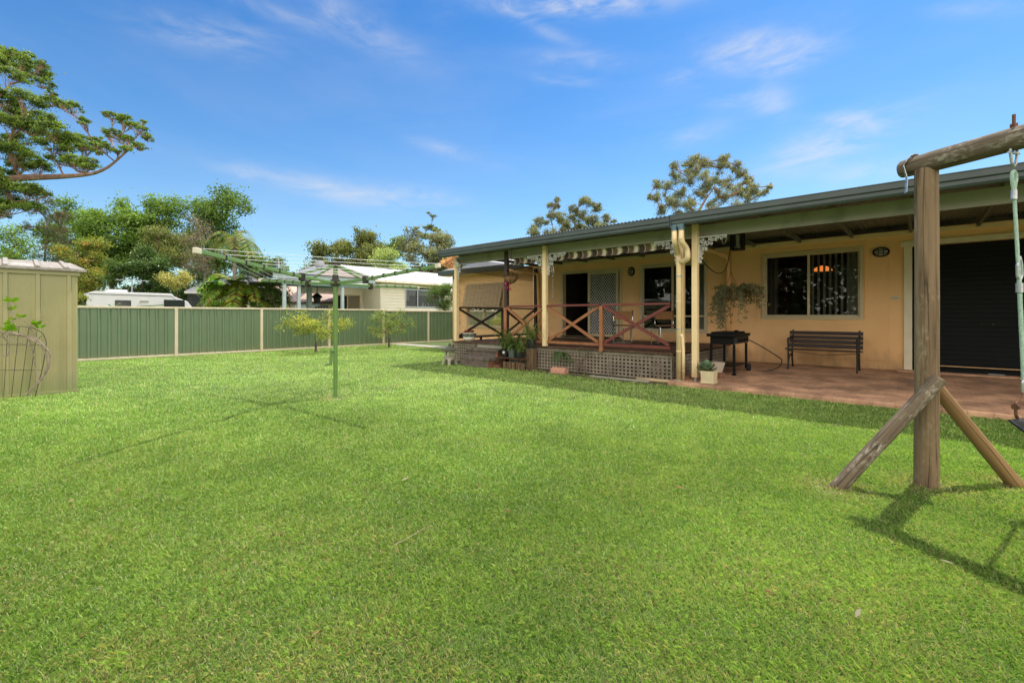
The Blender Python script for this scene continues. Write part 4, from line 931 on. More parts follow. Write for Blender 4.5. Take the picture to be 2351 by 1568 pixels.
tr = thing('planter_trough', (8.75, 2.9, .11), 'long grey tapered planter trough resting on bricks behind the square pot', 'planter')
s = MB(); ztr = .20
for (x0, x1, y0, y1, z) in ((8.42, 8.95, 2.98, 3.16, ztr), (8.38, 8.99, 2.94, 3.20, ztr+.19)): s.v += [Vector((x0, y0-.35*0, z)), Vector((x1, y0, z)), Vector((x1, y1, z)), Vector((x0, y1, z))]
s.f += [(0, 3, 2, 1), (0, 1, 5, 4), (1, 2, 6, 5), (2, 3, 7, 6), (3, 0, 4, 7), (4, 5, 6, 7)]
for i in range(8):
    v = s.v[i]; p_ = Vector((v.x-8.69, v.y-3.07, 0)); ang = R(-38); s.v[i] = Vector((8.72 + p_.x*math.cos(ang)-p_.y*math.sin(ang), 2.93 + p_.x*math.sin(ang)+p_.y*math.cos(ang), v.z))
s.build('trough', M['troughgrey'], tr, bevel=.004)
for k, (x, y) in enumerate(((8.52, 3.06), (8.90, 2.78))):
    s = MB(); s.box(x-.055, x+.055, y-.09, y+.09, .10, .196)
    o = s.build('brick', M['brick'], None, org=(x, y, .10), bevel=.004)
    tag(o, ['red brick propping the deck end of the grey trough', 'red brick propping the outer end of the grey trough'][k], 'brick', 'bricks under the trough')
# caged lantern under the beam
zap = thing('caged_lantern', (9.62, 2.64, 2.86), 'square black framed caged lantern hanging under the patio rafters', 'lantern')
s = MB(); x0, x1, y0, y1, z0, z1 = 9.52, 9.72, 2.54, 2.74, 2.56, 2.85
for x in (x0, x1):
    for y in (y0, y1): s.box(x-.01, x+.01, y-.01, y+.01, z0, z1)
s.box(x0-.01, x1+.01, y0-.01, y1+.01, z0-.025, z0); s.box(x0-.012, x1+.012, y0-.012, y1+.012, z1, z1+.02); s.build('frame', M['black'], zap)
s = MB()
for i in range(1, 12):
    a = i/12*.2
    for y in (y0, y1): s.box(x0+a-.0015, x0+a+.0015, y-.002, y+.002, z0, z1)
    for x in (x0, x1): s.box(x-.002, x+.002, y0+a-.0015, y0+a+.0015, z0, z1)
for i in range(1, 16):
    z = z0+i/16*(z1-z0); 
    for y in (y0, y1): s.box(x0, x1, y-.0035, y-.0022, z-.0015, z+.0015)
    for x in (x0, x1): s.box(x-.0035, x-.0022, y0, y1, z-.0015, z+.0015)
s.build('wire_mesh', M['blackmet'], zap)
s = MB(); s.tube([(9.59, 2.64, z0+.02), (9.59, 2.64, z1-.02)], .02, 10); s.tube([(9.66, 2.64, z0+.02), (9.66, 2.64, z1-.02)], .02, 10); s.build('tube', M['white'], zap)
# hanging fern
hf = thing('hanging_fern', (10.2, 2.9, 1.6), 'dry olive fern spilling from a basket hung on a wire above the barbecue', 'hanging plant')
hc_ = Vector((10.2, 2.88, 1.72))
s = MB(); s.tube([(10.2, 2.93, 2.86), (10.2, 2.93, 2.18)], .004, 5)
for a in (0, 2.1, 4.2): s.tube([(10.2, 2.93, 2.18), hc_+Vector((.17*math.cos(a), .17*math.sin(a), .02))], .003, 4)
s.build('hanger', M['blackmet'], hf)
s = MB(); s.lathe(hc_, [(.03, -.17), (.12, -.13), (.18, -.04), (.19, .02), (.16, .03)], 14); s.build('basket', M['coir'], hf)
q = random.Random(5); s = MB(); LP = []; LC = []
for i in range(120):
    kind = q.random()
    if kind < .5: az = q.gauss(2.2, .75); fall = q.uniform(.25, .75); out = q.uniform(.10, .36); hump = q.uniform(.05, .22)
    elif kind < .8: az = q.gauss(-.75, .6); fall = q.uniform(-.05, .32); out = q.uniform(.28, .52); hump = q.uniform(.15, .32)
    else: az = q.uniform(0, 2*PI); fall = q.uniform(-.12, .3); out = q.uniform(.1, .34); hump = q.uniform(.1, .3)
    p = hc_+Vector((.12*math.cos(az), .12*math.sin(az), .03)); e = p+Vector((math.cos(az)*out, math.sin(az)*out, -fall)); b = bez(p, p+Vector((math.cos(az)*out*.8, math.sin(az)*out*.8, hump)), e, 9)
    s.tube(b, .003, 3, cap=False); dead = q.random() < .3
    for j in range(2, 10):
        for _ in range(7):
            c = b[j]+Vector((q.gauss(0, .022), q.gauss(0, .022), q.gauss(0, .022))); d = Vector((q.gauss(0, 1), q.gauss(0, 1), q.gauss(-.8, .6))).normalized()*q.uniform(.02, .05); w = d.cross(Vector((q.random(), q.random(), q.random()))).normalized()*d.length*.34
            LP.append([tuple(c), tuple(c+d*.5+w), tuple(c+d), tuple(c+d*.5-w)]); k = q.uniform(.6, 1.4); LC.append(tuple(x*k for x in ((.30, .22, .10) if dead else (.19, .20, .10))))
s.build('stems', M['vine'], hf); faces_mesh('fronds', np.array(LP), 4, M['leaf'], hf, np.array(LC))
# hanging coconut basket
hb = thing('hanging_basket', (8.22, 7.35, 2.02), 'small coconut fibre hanging basket with trailing magenta flowers beside the brown post', 'hanging basket')
bc = Vector((8.20, 7.35, 2.20))
s = MB(); s.tube([(8.22, 7.35, 2.84), (8.22, 7.35, 2.60)], .006, 5)
for a in (.5, 2.6, 4.7): s.tube([(8.21, 7.35, 2.60), bc+Vector((.19*math.cos(a), .19*math.sin(a), 0))], .004, 4)
s.tube([bc+Vector((.19*math.cos(t), .19*math.sin(t), 0)) for t in [2*PI*i/16 for i in range(17)]], .006, 5); s.build('chain', M['brown'], hb)
s = MB(); s.lathe(bc, [(.03, -.17), (.09, -.15), (.15, -.08), (.185, 0), (.17, 0), (.1, -.03)], 16); s.build('liner', M['coir'], hb)
s = MB()
for a in (.2, 1.1, 2, 2.9, 3.8, 4.7, 5.6): s.tube([bc+Vector((.19*math.cos(a), .19*math.sin(a), 0)), bc+Vector((.155*math.cos(a), .155*math.sin(a), -.08)), bc+Vector((.09*math.cos(a), .09*math.sin(a), -.155))], .0035, 4)
s.build('wire_frame', M['brown'], hb)
s = MB(); q = random.Random(4)
for i in range(16):
    a = q.uniform(0, 6.28); p = bc+Vector((-.06+.07*math.cos(a), .04+.07*math.sin(a), -.15-q.uniform(0, .2))); s.lathe(p, [(.008, -.02), (.018, 0), (.006, .03)], 5)
s.build('flowers', M['pinkflower'], hb)
LP = []; LC = []
for i in range(40):
    a = q.uniform(0, 6.28); c = bc+Vector((.12*math.cos(a), .12*math.sin(a), q.uniform(0, .06))); d = Vector((q.gauss(0, 1), q.gauss(0, 1), q.gauss(.2, .6))).normalized()*.05; w = d.cross(Vector((.3, .4, .8))).normalized()*.012
    LP.append([tuple(c), tuple(c+d*.5+w), tuple(c+d), tuple(c+d*.5-w)]); LC.append((.22, .14, .07))
faces_mesh('leaves', np.array(LP), 4, M['leaf'], hb, np.array(LC))
# wind chime
wc = thing('wind_chime', (8.35, 6.20, 2.4), 'small string of metal wind chimes hanging by the middle cream post', 'wind chime')
s = MB(); s.tube([(8.33, 6.18, 2.62), (8.33, 6.18, 1.64)], .002, 4)
for z, r_ in ((2.42, .03), (2.2, .035), (2.13, .03), (1.86, .022), (1.66, .024)): s.lathe((8.33, 6.18, z), [(.004, -r_), (r_, 0), (.004, r_)], 8)
for a in (0, 2, 4): s.tube([(8.33+.03*math.cos(a), 6.18+.03*math.sin(a), 2.36), (8.33+.03*math.cos(a), 6.18+.03*math.sin(a), 2.24)], .006, 6)
s.build('chimes', M['metal'], wc)
# outdoor chairs and table on the deck
def chair(loc, rz, label):
    t = thing('cane_chair', (0, 0, 0), label, 'chair', 'cane chairs on the deck')
    s = MB(); s.box(-.22, .22, -.22, .20, .43, .455); s.build('seat', M['darkwood'], t, bevel=.005)
    s = MB(); s.box(-.19, .19, -.19, .17, .456, .462); s.build('cane_panel', M['cane'], t)
    s = MB(); s.bar((0, -.245, .60), (0, -.275, .80), .44, .02, up=(0, 1, .1)); s.build('backrest', M['cane'], t, bevel=.004)
    for x in (-.23, .23):
        s = MB(); s.tube(smooth_path([(x, -.285, .82), (x, -.24, .44), (x, .20, .44), (x, .22, .02), (x, -.20, .012)], .06), .012, 8); s.build('tube_leg', M['chrome'], t, smooth=True)
    s = MB(); s.tube([(-.23, -.20, .012), (.23, -.20, .012)], .012, 8); s.build('floor_bar', M['chrome'], t)
    t.location = loc; t.rotation_euler = (0, 0, rz); return t
chair((10.55, 5.62, .56), R(-60), 'cane and chrome chair nearer the sliding door on the deck')
chair((10.95, 4.62, .56), R(130), 'cane and chrome chair under the wide window on the deck')
tb = thing('outdoor_table', (10.7, 5.15, .56), 'low grey topped metal table between the two cane chairs', 'table')
s = MB(); s.box(10.45, 10.95, 4.75, 5.65, .92, .94); s.build('tabletop', M['troughgrey'], tb, bevel=.004)
for x in (10.5, 10.9):
    for y in (4.82, 5.58):
        s = MB(); s.tube([(x, y, .56), (x, y, .919)], .014, 8); s.build('leg', M['chrome'], tb)
s = MB(); s.box(10.3, 11.2, 4.3, 4.9, .561, .568); o = s.build('doormat', M['rubber'], None, org=(10.7, 4.6, .56)); tag(o, 'thin black mat lying on the deck boards under the chair', 'mat')
# glazed pot at the deck corner
gp = thing('glazed_pot', (8.42, 9.05, .56), 'cream glazed pot with a grey patterned band and red flowers on the deck corner', 'plant pot')
s = MB(); s.lathe((8.42, 9.05, .56), [(.10, 0), (.145, .05), (.175, .12)], 22); s.build('bowl', M['glaze'], gp, smooth=True)
s = MB(); s.lathe((8.42, 9.05, .56), [(.176, .12), (.186, .17), (.184, .215)], 22, cap=False); s.build('band', M['glazeband'], gp, smooth=True)
s = MB(); s.lathe((8.42, 9.05, .56), [(.184, .215), (.19, .225), (.182, .232), (.165, .225), (.16, .2)], 22); s.build('rim', M['glaze'], gp, smooth=True)
LP = []; LC = []; q = random.Random(6)
for i in range(260):
    a = q.uniform(0, 6.28); r_ = .13*math.sqrt(q.random()); c = Vector((8.42+r_*math.cos(a), 9.05+r_*math.sin(a), .79+.05*q.random())); d = Vector((q.gauss(0, 1), q.gauss(0, 1), q.gauss(.6, .6))).normalized()*.035; w = d.cross(Vector((.3, .4, .8))).normalized()*.012
    LP.append([tuple(c), tuple(c+d*.5+w), tuple(c+d), tuple(c+d*.5-w)]); LC.append((.35, .06, .03) if q.random() < .65 else (.10, .13, .05))
faces_mesh('flowers', np.array(LP), 4, M['leaf'], gp, np.array(LC))
# steps
st = thing('garden_steps', (7.97, 8.1, 0), 'dark concrete and brick steps leading up to the deck', 'steps')
s = MB(); s.box(7.66, 8.27, 7.55, 8.58, .17, .245); s.build('tread', M['concrete'], st, bevel=.008)
s = MB(); s.box(7.98, 8.27, 7.58, 8.70, .36, .43); s.build('tread', M['concrete'], st, bevel=.008)
s = MB(); s.box(7.675, 8.27, 7.62, 8.56, -.02, .169); s.build('riser', M['concrete'], st)
s = MB(); s.box(8.0, 8.27, 7.66, 8.68, .246, .359); s.build('riser', M['concrete'], st)
s = MB()
for (x0, z0, n, m_) in ((7.68, 0.0, 3, 2), (8.0, .246, 1, 2)):
    for i in range(n if x0 < 7.9 else 1):
        for j in range(2):
            z = z0+.003+j*.083 if x0 < 7.9 else z0+.004+j*.056
            s.box(x0+i*.195, min(x0+i*.195+.185, 8.27), 7.60, 7.619 if x0 < 7.9 else 7.658, z, z+(.076 if x0 < 7.9 else .05))
s.build('brick_side', M['brick'], st)
# stone lantern
ln = thing('stone_lantern', (7.62, 8.92, 0), 'small mossy stone garden lantern with a pagoda roof beside the steps', 'garden lantern')
c = Vector((7.62, 8.92, 0))
s = MB()
for a in range(4):
    t = PI/4+a*PI/2; s.tube(bez(c+Vector((.17*math.cos(t), .17*math.sin(t), 0)), c+Vector((.16*math.cos(t), .16*math.sin(t), .10)), c+Vector((.08*math.cos(t), .08*math.sin(t), .15)), 5), [.045, .042, .04, .045, .05, .05], 8)
s.lathe(c, [(.12, .12), (.15, .14), (.15, .19), (.10, .20)], 16); s.build('base', M['stone'], ln, smooth=False)
s = MB(); s.lathe(c, [(.14, .20), (.15, .205), (.15, .225), (.13, .23)], 16)
for a in range(4):
    t = PI/4+a*PI/2; x, y = c.x+.085*math.cos(t)*1.15, c.y+.085*math.sin(t)*1.15; s.box(x-.022, x+.022, y-.022, y+.022, .23, .35)
s.box(c.x-.09, c.x+.09, c.y-.09, c.y+.09, .348, .372); s.build('light_chamber', M['stone'], ln)
s = MB(); s.lathe(c, [(.19, .375), (.20, .385), (.15, .42), (.09, .45), (.05, .47), (.03, .475)], 8); s.build('roof', M['stonedark'], ln)
s = MB(); s.lathe(c, [(.03, .475), (.035, .49), (.045, .51), (.03, .535), (.008, .555)], 10); s.build('finial', M['stonedark'], ln)
# plant stand and strappy pot plants
stand = thing('plant_stand', (8.0, 7.1, 0), 'low slatted wire plant stand in front of the lattice', 'plant stand')
s = MB()
for x in (7.84, 7.94, 8.04, 8.14): s.tube([(x, 6.72, .26), (x, 7.50, .26)], .008, 6)
for y in (6.72, 7.11, 7.50): s.tube([(7.84, y, .252), (8.14, y, .252)], .008, 6)
s.build('shelf', M['rusty'], stand)
for x in (7.85, 8.13):
    for y in (6.73, 7.49):
        s = MB(); s.tube([(x, y, 0), (x, y, .25)], .009, 6); s.build('leg', M['rusty'], stand)
def strappy(x, y, z0, rt, h, m_, label, nl, L, seed):
    t = thing('pot_plant', (x, y, z0), label, 'pot plant', 'strap leaved pot plants by the steps'); c = Vector((x, y, z0))
    s = MB(); s.lathe(c, [(rt*.72, 0), (rt*.78, .01), (rt*.96, h-.03), (rt*1.06, h-.028), (rt*1.08, h), (rt*.98, h), (rt*.95, h-.03)], 18); s.build('pot', m_, t, smooth=False)
    s = MB(); s.lathe(c, [(rt*.93, h-.035), (rt*.90, h-.02)], 14); s.build('soil', M['soil'], t)
    q = random.Random(seed); s = MB()
    for i in range(nl):
        arc_ribbon(s, c+Vector((q.gauss(0, rt*.4), q.gauss(0, rt*.4), h-.02)), q.uniform(0, 2*PI), L*q.uniform(.55, 1.15), q.uniform(.75, 1.15), q.uniform(.25, .95), q.uniform(.016, .028))
    o = s.build('leaves', M['gloss_leaf'], t); colour_mesh(o, (.06, .10, .03), (.20, .27, .08), seed)
    if 'label tag' in label:
        s = MB(); a = R(205); s.bar((x+rt*1.0*math.cos(a), y+rt*1.0*math.sin(a)-.0, z0+h*.45), (x+rt*1.0*math.cos(a), y+rt*1.0*math.sin(a), z0+h*.72), .05, .004, up=(math.cos(a), math.sin(a), 0)); s.build('price_tag', M['white'], t)
strappy(7.98, 7.34, .27, .095, .20, M['plasticpot'], 'strap leaved plant in a black pot with a white label tag, leftmost on the stand', 46, .74, 1)
strappy(7.98, 7.10, .27, .105, .19, M['greypot'], 'strap leaved plant in a grey green pot, middle of the stand', 56, .85, 2)
strappy(7.96, 6.86, .27, .105, .15, M['plasticpot'], 'short yellowing strap plant in a low black pot, nearest the lattice end of the stand', 34, .66, 3)
s = MB(); s.box(8.1, 8.24, 6.58, 6.78, 0, .50); o = s.build('post_block', M['log_stub'], None, org=(8.17, 6.68, 0)); tag(o, 'upright timber block holding up the highest pot plant', 'block')
strappy(8.17, 6.68, .50, .105, .20, M['plasticpot'], 'tall strap leaved plant in a black pot raised highest beside the middle cream post', 54, .90, 4)
s = MB()
le = thing('log_edging', (7.95, 6.95, 0), 'short run of upright log edging under the plant stand', 'edging')
for i in range(7):
    s = MB(); y = 7.27-i*.095; s.tube([(7.9+.02*math.sin(i*2), y, -.02), (7.9+.02*math.sin(i*2), y, .17+.025*math.sin(i*3.1))], .043, 9); s.build('log', M['log_stub'], le, bevel=.006)
s = MB(); bx_, by_ = 7.86, 7.53
s.box(bx_-.055, bx_+.055, by_-.11, by_+.11, 0, .018); s.box(bx_-.055, bx_+.055, by_-.11, by_+.11, .058, .076)
for i in range(6): s.box(bx_-.055, bx_+.055, by_-.11+i*.0404, by_-.11+i*.0404+.018, .0182, .0578)
o = s.build('brick', M['brick'], None, org=(bx_, by_, 0)); tag(o, 'red hollow clay brick lying by the foot of the steps', 'brick')
# terracotta half pipe, timber plank, stakes
s = MB(); pr = [(8.03+.085*math.cos(t), .0+.135*math.sin(t)) for t in [PI*i/12 for i in range(13)]]; s.sweep(pr+[(7.955, 0), (8.03+.07*math.cos(PI/2), .12), (8.105, 0)][:0], 'Y', 5.60, 5.97, closed=True)
o = s.build('terracotta_edging', M['terracotta'], None, org=(8.03, 5.8, 0), bevel=.006); tag(o, 'rounded terracotta edging tile lying on the grass in front of the lattice', 'edging tile')
s = MB(); s.bar((8.02, 5.0, .018), (8.06, 3.75, .018), .06, .036); o = s.build('timber_edging', M['fascia'], None, org=(8.04, 4.4, 0)); tag(o, 'thin green painted timber edging board lying along the lattice', 'edging board')
for k, (y, ly, h) in enumerate(((4.68, 4.68, .44), (3.98, 4.06, .40))):
    s = MB(); s.tube([(8.2, y, 0), (8.24, ly, h)], .008, 5); o = s.build('garden_stake', M['lattice'], None, org=(8.2, y, 0)); tag(o, ['thin upright grey garden stake leaning on the middle of the lattice', 'thin slanting grey garden stake near the downpipe'][k], 'stake', 'stakes in front of the lattice')
# ferns and dead twigs growing along the lattice
fn = thing('lattice_fern', (8.2, 5.95, 0), 'green fern sprouting through the lattice below the deck', 'fern')
q = random.Random(12); LP = []; LC = []; s = MB()
for i in range(11):
    az = q.uniform(PI*.6, PI*1.55); L = q.uniform(.22, .36); p = Vector((8.26, 5.93+q.gauss(0, .07), .40)); h_ = Vector((math.cos(az)*.5, math.sin(az), 0)); e = p+h_*L+Vector((0, 0, -.10-.12*q.random())); b = bez(p, p+h_*L*.5+Vector((0, 0, .14)), e, 12); s.tube(b, .003, 3, cap=False)
    for j in range(1, 13):
        d = (b[j]-b[j-1]).normalized(); w = d.cross(Vector((0, 0, 1))).normalized(); l_ = .075*math.sin(PI*min(1, .15+.85*(1-j/13)))
        for sg in (-1, 1):
            a_ = b[j]; tip = a_+w*sg*l_+d*l_*.4+Vector((0, 0, -.01)); LP.append([tuple(a_-d*.012), tuple(a_+w*sg*l_*.5-d*.004), tuple(tip), tuple(a_+w*sg*l_*.5+d*.018)]); k = q.uniform(.7, 1.3); LC.append((.07*k, .15*k, .035*k))
s.build('stems', M['vine'], fn); faces_mesh('fronds', np.array(LP), 4, M['leaf'], fn, np.array(LC))
def twiggy(name, x, y, z, h, n, m_, label, cat, seed, leaves=None, nl=0):
    t = thing(name, (x, y, 0), label, cat); q = random.Random(seed); s = MB(); LP = []; LC = []
    for i in range(n):
        p = Vector((x+q.gauss(0, .02), y+q.gauss(0, .03), z)); e = p+Vector((q.uniform(-.14, .03), q.gauss(0, .14), h*q.uniform(.4, 1))); b = bez(p, p.lerp(e, .5)+Vector((q.gauss(0, .05), q.gauss(0, .06), .03)), e, 5); s.tube(b, .0035, 3, cap=False)
        for j in range(2, 6):
            e2 = b[j]+Vector((q.gauss(0, .05), q.gauss(0, .06), q.gauss(.03, .05))); s.tube([b[j], e2], .002, 3, cap=False)
            for _ in range(nl):
                c = e2+Vector((q.gauss(0, .03), q.gauss(0, .03), q.gauss(0, .03))); d = Vector((q.gauss(0, 1), q.gauss(0, 1), q.gauss(0, 1))).normalized()*.035; w = d.cross(Vector((.3, .4, .8))).normalized()*.011; k = q.uniform(.7, 1.3)
                LP.append([tuple(c), tuple(c+d*.5+w), tuple(c+d), tuple(c+d*.5-w)]); LC.append(tuple(v*k for v in leaves))
    s.build('stems', m_, t)
    if LP: faces_mesh('leaves', np.array(LP), 4, M['leaf'], t, np.array(LC))
twiggy('withered_plant', 8.2, 5.42, .05, .36, 12, M['vine'], 'withered brown plant tangled on the lattice beside the fern', 'plant', 3, (.20, .14, .10), 3)
twiggy('dead_twigs', 8.18, 3.62, .08, .40, 14, M['vine'], 'dead pale twigs against the lattice near the downpipe', 'dead plant', 5)
twiggy('climbing_sprig', 8.2, 5.35, .35, .32, 3, M['vine'], 'slender green sprig rising above the deck edge', 'plant', 8, (.08, .13, .05), 3)
# pendant inside the window
pd_ = thing('pendant_lamp', (XW+1.2, 1.55, 2.75), 'lit orange pendant lamp seen through the right hand window', 'lamp')
pp = at(1888, 617, (XW+1.1)/at(1888, 617, 1).x)
s = MB(); s.lathe(pp, [(.20, -.05), (.19, -.02), (.13, .03), (.06, .06), (.02, .07)], 20); s.build('lamp_shade', M['lamp'], pd_, smooth=True)
s = MB(); s.tube([pp+Vector((0, 0, .07)), (pp.x, pp.y, 2.75)], .006, 5); s.build('cord', M['black'], pd_)

# ------------------------------------------------------------------ next door: caravan, houses, pergola
def py_(px, py, Y):
    r = at(px, py, 1) - Vector((0, 0, EYE)); t = Y/r.y; return Vector((r.x*t, Y, EYE+r.z*t))
CY = 30.0
cv = thing('caravan', (5, CY+1, 0), 'white caravan parked behind the fence on the left', 'caravan')
L0, L1 = py_(197, 690, CY).x, py_(448, 690, CY).x; zt = py_(205, 668, CY).z
pr = [(L0+.02, .5), (L0, .9), (L0+.03, zt-.25), (L0+.12, zt-.08), (L0+.30, zt), (L0+3.4, zt-.02), (L1-.95, zt-.17), (L1-.35, zt-.42), (L1-.05, zt-.85), (L1, .9), (L1-.3, .5)]
s = MB(); n = len(pr)
for y in (CY, CY+2.3): s.v += [Vector((x, y, z)) for x, z in pr]
s.f += [tuple(range(n)), tuple(reversed(range(n, 2*n)))] + [(i, n+i, n+(i+1) % n, (i+1) % n) for i in range(n)]
s.build('body', M['caravan'], cv, bevel=.03)
def yslab(mb, pts, y0, y1):
    m = len(pts); b = len(mb.v)
    for y in (y0, y1): mb.v += [Vector((x, y, z)) for x, z in pts]
    mb.f += [tuple(range(b, b+m)), tuple(reversed(range(b+m, b+2*m)))] + [(b+i, b+m+i, b+m+(i+1) % m, b+(i+1) % m) for i in range(m)]
s = MB(); yslab(s, [(L0+.1, zt-.13), (L0+3.4, zt-.15), (L1-.9, zt-.33), (L1-.9, zt-.35), (L0+3.4, zt-.18), (L0+.1, zt-.16)], CY-.006, CY); s.build('stripe', M['black'], cv)
for (a, b, c_, d_) in ((264, 301, 689, 704), (376, 424, 688, 706)):
    A, B = py_(a, c_, CY), py_(b, d_, CY); s = MB(); s.box(A.x, B.x, CY-.03, CY-.001, B.z-.25, A.z); s.build('window', M['darkglass'], cv, bevel=.02)
A, B = py_(321, 690, CY), py_(341, 694, CY); s = MB(); s.box(A.x, B.x, CY-.03, CY-.001, B.z, A.z); s.build('vent', M['pathc'], cv)
A, B = py_(249, 665, CY), py_(297, 672, CY); s = MB(); s.box(A.x, B.x, CY+.5, CY+1.3, zt-.02, zt+.13); s.build('roof_hatch', M['caravan'], cv, bevel=.03)
s = MB(); s.tube([(L0+2.6, CY+.02, .33), (L0+2.6, CY+.25, .33)], .33, 18); s.build('wheel', M['rubber'], cv)
mast = py_(303, 672, CY+3)
an = thing('tv_antenna', (mast.x, mast.y, 0), 'tv antenna on a thin mast behind the caravan', 'antenna'); zt2 = at(303, 644, (mast-Vector((0, 0, EYE))).dot(FWD)).z
s = MB(); s.tube([(mast.x, mast.y, 0), (mast.x, mast.y, zt2)], .035, 6); s.build('mast', M['metal'], an)
s = MB(); s.bar((mast.x-.7, mast.y, zt2), (mast.x+.75, mast.y, zt2), .03, .03)
for i in range(7): s.bar((mast.x-.65+i*.2, mast.y-.45, zt2+.02), (mast.x-.65+i*.2, mast.y+.45, zt2+.02), .015, .015)
s.build('aerial', M['metal'], an)
# second clothesline, only its arms above the fence
ch = thing('folding_clothesline', tuple(py_(262, 725, 18.2).xy) + (0,), 'dark green clothesline of the next yard peeping over the fence', 'clothesline'); c = Vector(ch.location)
s = MB(); s.tube([c, c+Vector((0, 0, 1.52))], .03, 8); s.build('pole', M['hoist'], ch)
for a, L in ((.2, 1.3), (PI*.95, 1.2), (PI*1.5, 1.0), (PI*.5, 1.0)):
    s = MB(); s.bar(c+Vector((0, 0, 1.48)), c+Vector((math.cos(a)*L, math.sin(a)*L, 1.60)), .035, .035); s.build('arm', M['hoist'], ch)
def roofquad(mb, pts): mb.poly(pts)
def ribbed(mb, a, b, c_, d_, pitch=.25, h=.03):
    """roof sheet a-b (eave) c-d (top) with standing ribs running up the slope"""
    a, b, c_, d_ = map(Vector, (a, b, c_, d_)); n_ = ((b-a).cross(d_-a)).normalized()
    if n_.z < 0: n_ = -n_
    mb.poly([a, b, c_, d_]); k = max(2, int((b-a).length/pitch))
    for i in range(k+1):
        t = i/k; p, q_ = a.lerp(b, t), d_.lerp(c_, t); mb.bar(p+n_*h*.3, q_+n_*h*.3, .04, h, up=n_)
# weatherboard house
nh = thing('weatherboard_house', (17, 23.5, 0), 'cream weatherboard house with a white metal roof behind the fence', 'house')
NY = 22.5
def wbwall(x0, x1, y, z0, z1, parent, ops=()):
    mb = MB(); z = z0
    while z < z1:
        zz2 = min(z+.17, z1); segs = [(x0, x1)]
        for a, b, c_, d_ in ops:
            if zz2 > c_ and z < d_: segs = [sg for (u, v) in segs for sg in ((u, min(v, a)), (max(u, b), v)) if sg[1]-sg[0] > .01]
        for u, v in segs: mb.poly([(u, y-.035, z), (v, y-.035, z), (v, y, zz2), (u, y, zz2)]); mb.poly([(u, y-.035, z), (u, y, z), (v, y, z), (v, y-.035, z)])
        z += .17
    return mb.build('wall', M['weatherboard'], parent)
xc = py_(874, 690, NY).x; xr = xc+7.5; xw0, xw1 = py_(931, 690, NY).x, py_(1000, 690, NY).x+.6; zw1, zw0 = py_(931, 665, NY).z, py_(931, 704, NY).z
wbwall(xc, xr, NY, .2, 3.12, nh, [(xw0, xw1, zw0, zw1)])
YB = NY+2.0; wbwall(py_(766, 690, YB).x, xc+.02, YB, .2, 3.0, nh)
s = MB(); s.poly([(xc, NY, .2), (xc, YB, .2), (xc, YB, 3.1), (xc, NY, 3.1)]); s.build('wall', M['weatherboard'], nh)
s = MB(); s.bar((xc, NY-.03, .2), (xc, NY-.03, 3.1), .09, .03, up=(0, 1, 0)); s.build('corner_trim', M['weatherboard'], nh)
def yframe(mb, x0, x1, z0, z1, t, y0, y1):
    mb.box(x0, x0+t, y0, y1, z0, z1); mb.box(x1-t, x1, y0, y1, z0, z1); mb.box(x0+t, x1-t, y0, y1, z0, z0+t); mb.box(x0+t, x1-t, y0, y1, z1-t, z1)
f = MB(); yframe(f, xw0-.05, xw1+.05, zw0-.05, zw1+.05, .07, NY-.05, NY+.03); xm = py_(958, 690, NY).x; f.box(xm-.035, xm+.035, NY-.045, NY+.02, zw0, zw1); wf = f.build('window', M['metal'], nh)
s = MB(); s.poly([(xw0, NY+.02, zw0), (xw1, NY+.02, zw0), (xw1, NY+.02, zw1), (xw0, NY+.02, zw1)]); s.build('pane', M['glass'], wf)
s = MB(); s.box(xw0-.1, xw1+.1, NY+.5, NY+.6, zw0-.2, zw1+.2); s.build('room_lining', M['dark'], wf)
s = MB(); pr_ = [(xw0+.02+i*.05, NY+.10+.03*math.sin(i*1.7)) for i in range(int((xw1-xw0)/.05))]; s.sweep(pr_, 'Z', zw1-.32, zw1); s.build('valance', M['curtain'], wf)
s = MB(); s.sweep([(xw0+.02+i*.05, NY+.14+.03*math.sin(i*1.9)) for i in range(8)], 'Z', zw0+.35, zw1); s.build('valance', M['curtain'], wf)
s = MB(); s.lathe((xm+.55, NY+.2, zw0), [(.05, .0), (.07, .10), (.03, .18), (.04, .28)], 10); s.tube([(xm+.75, NY+.2, zw0), (xm+.78, NY+.2, zw0+.22), (xm+.95, NY+.2, zw0+.26), (xm+1.02, NY+.2, zw0+.1)], .015, 6); s.build('sink_tap', M['white'], wf)
# roof
e0, e1 = Vector((xc-.45, NY-.55, 3.22)), Vector((xr+.5, NY-.55, 3.22)); A1 = at(778, 608, 27.5); A1.z = 4.33; A2 = Vector((xr+.5, A1.y+.2, 4.33))
s = MB(); ribbed(s, e0, e1, A2, A1, .19, .02); s.poly([A1, A2, A2+Vector((0, 6, -1.5)), A1+Vector((0, 6, -1.5))]); s.build('roof', M['whiteroof'], nh)
lf = at(690, 640, 26.5); lf.z = 3.2
s = MB(); s.poly([lf, e0, A1]); s.poly([lf, A1, A1+Vector((0, 6, -1.5))]); s.build('roof', M['pinksheet_hipshade'], nh)  # hip end of the white roof, its shade put into a pink-grey colour
ap = at(727, 609, 34); l2 = at(628, 642, 31); r2 = at(800, 640, 31)
s = MB(); s.poly([l2, r2, ap+RIGHT*.8, ap]); s.poly([l2-FWD*0, ap, l2+FWD*7]); s.build('roof', M['greyroof'], nh)
s = MB(); s.bar(e0+Vector((0, -.02, -.06)), e1+Vector((0, -.02, -.06)), .10, .12); s.bar(e0+Vector((0, -.02, -.06)), e0+Vector((-.3, 2.3, -.06)), .10, .12); s.build('gutter', M['weatherboard'], nh)
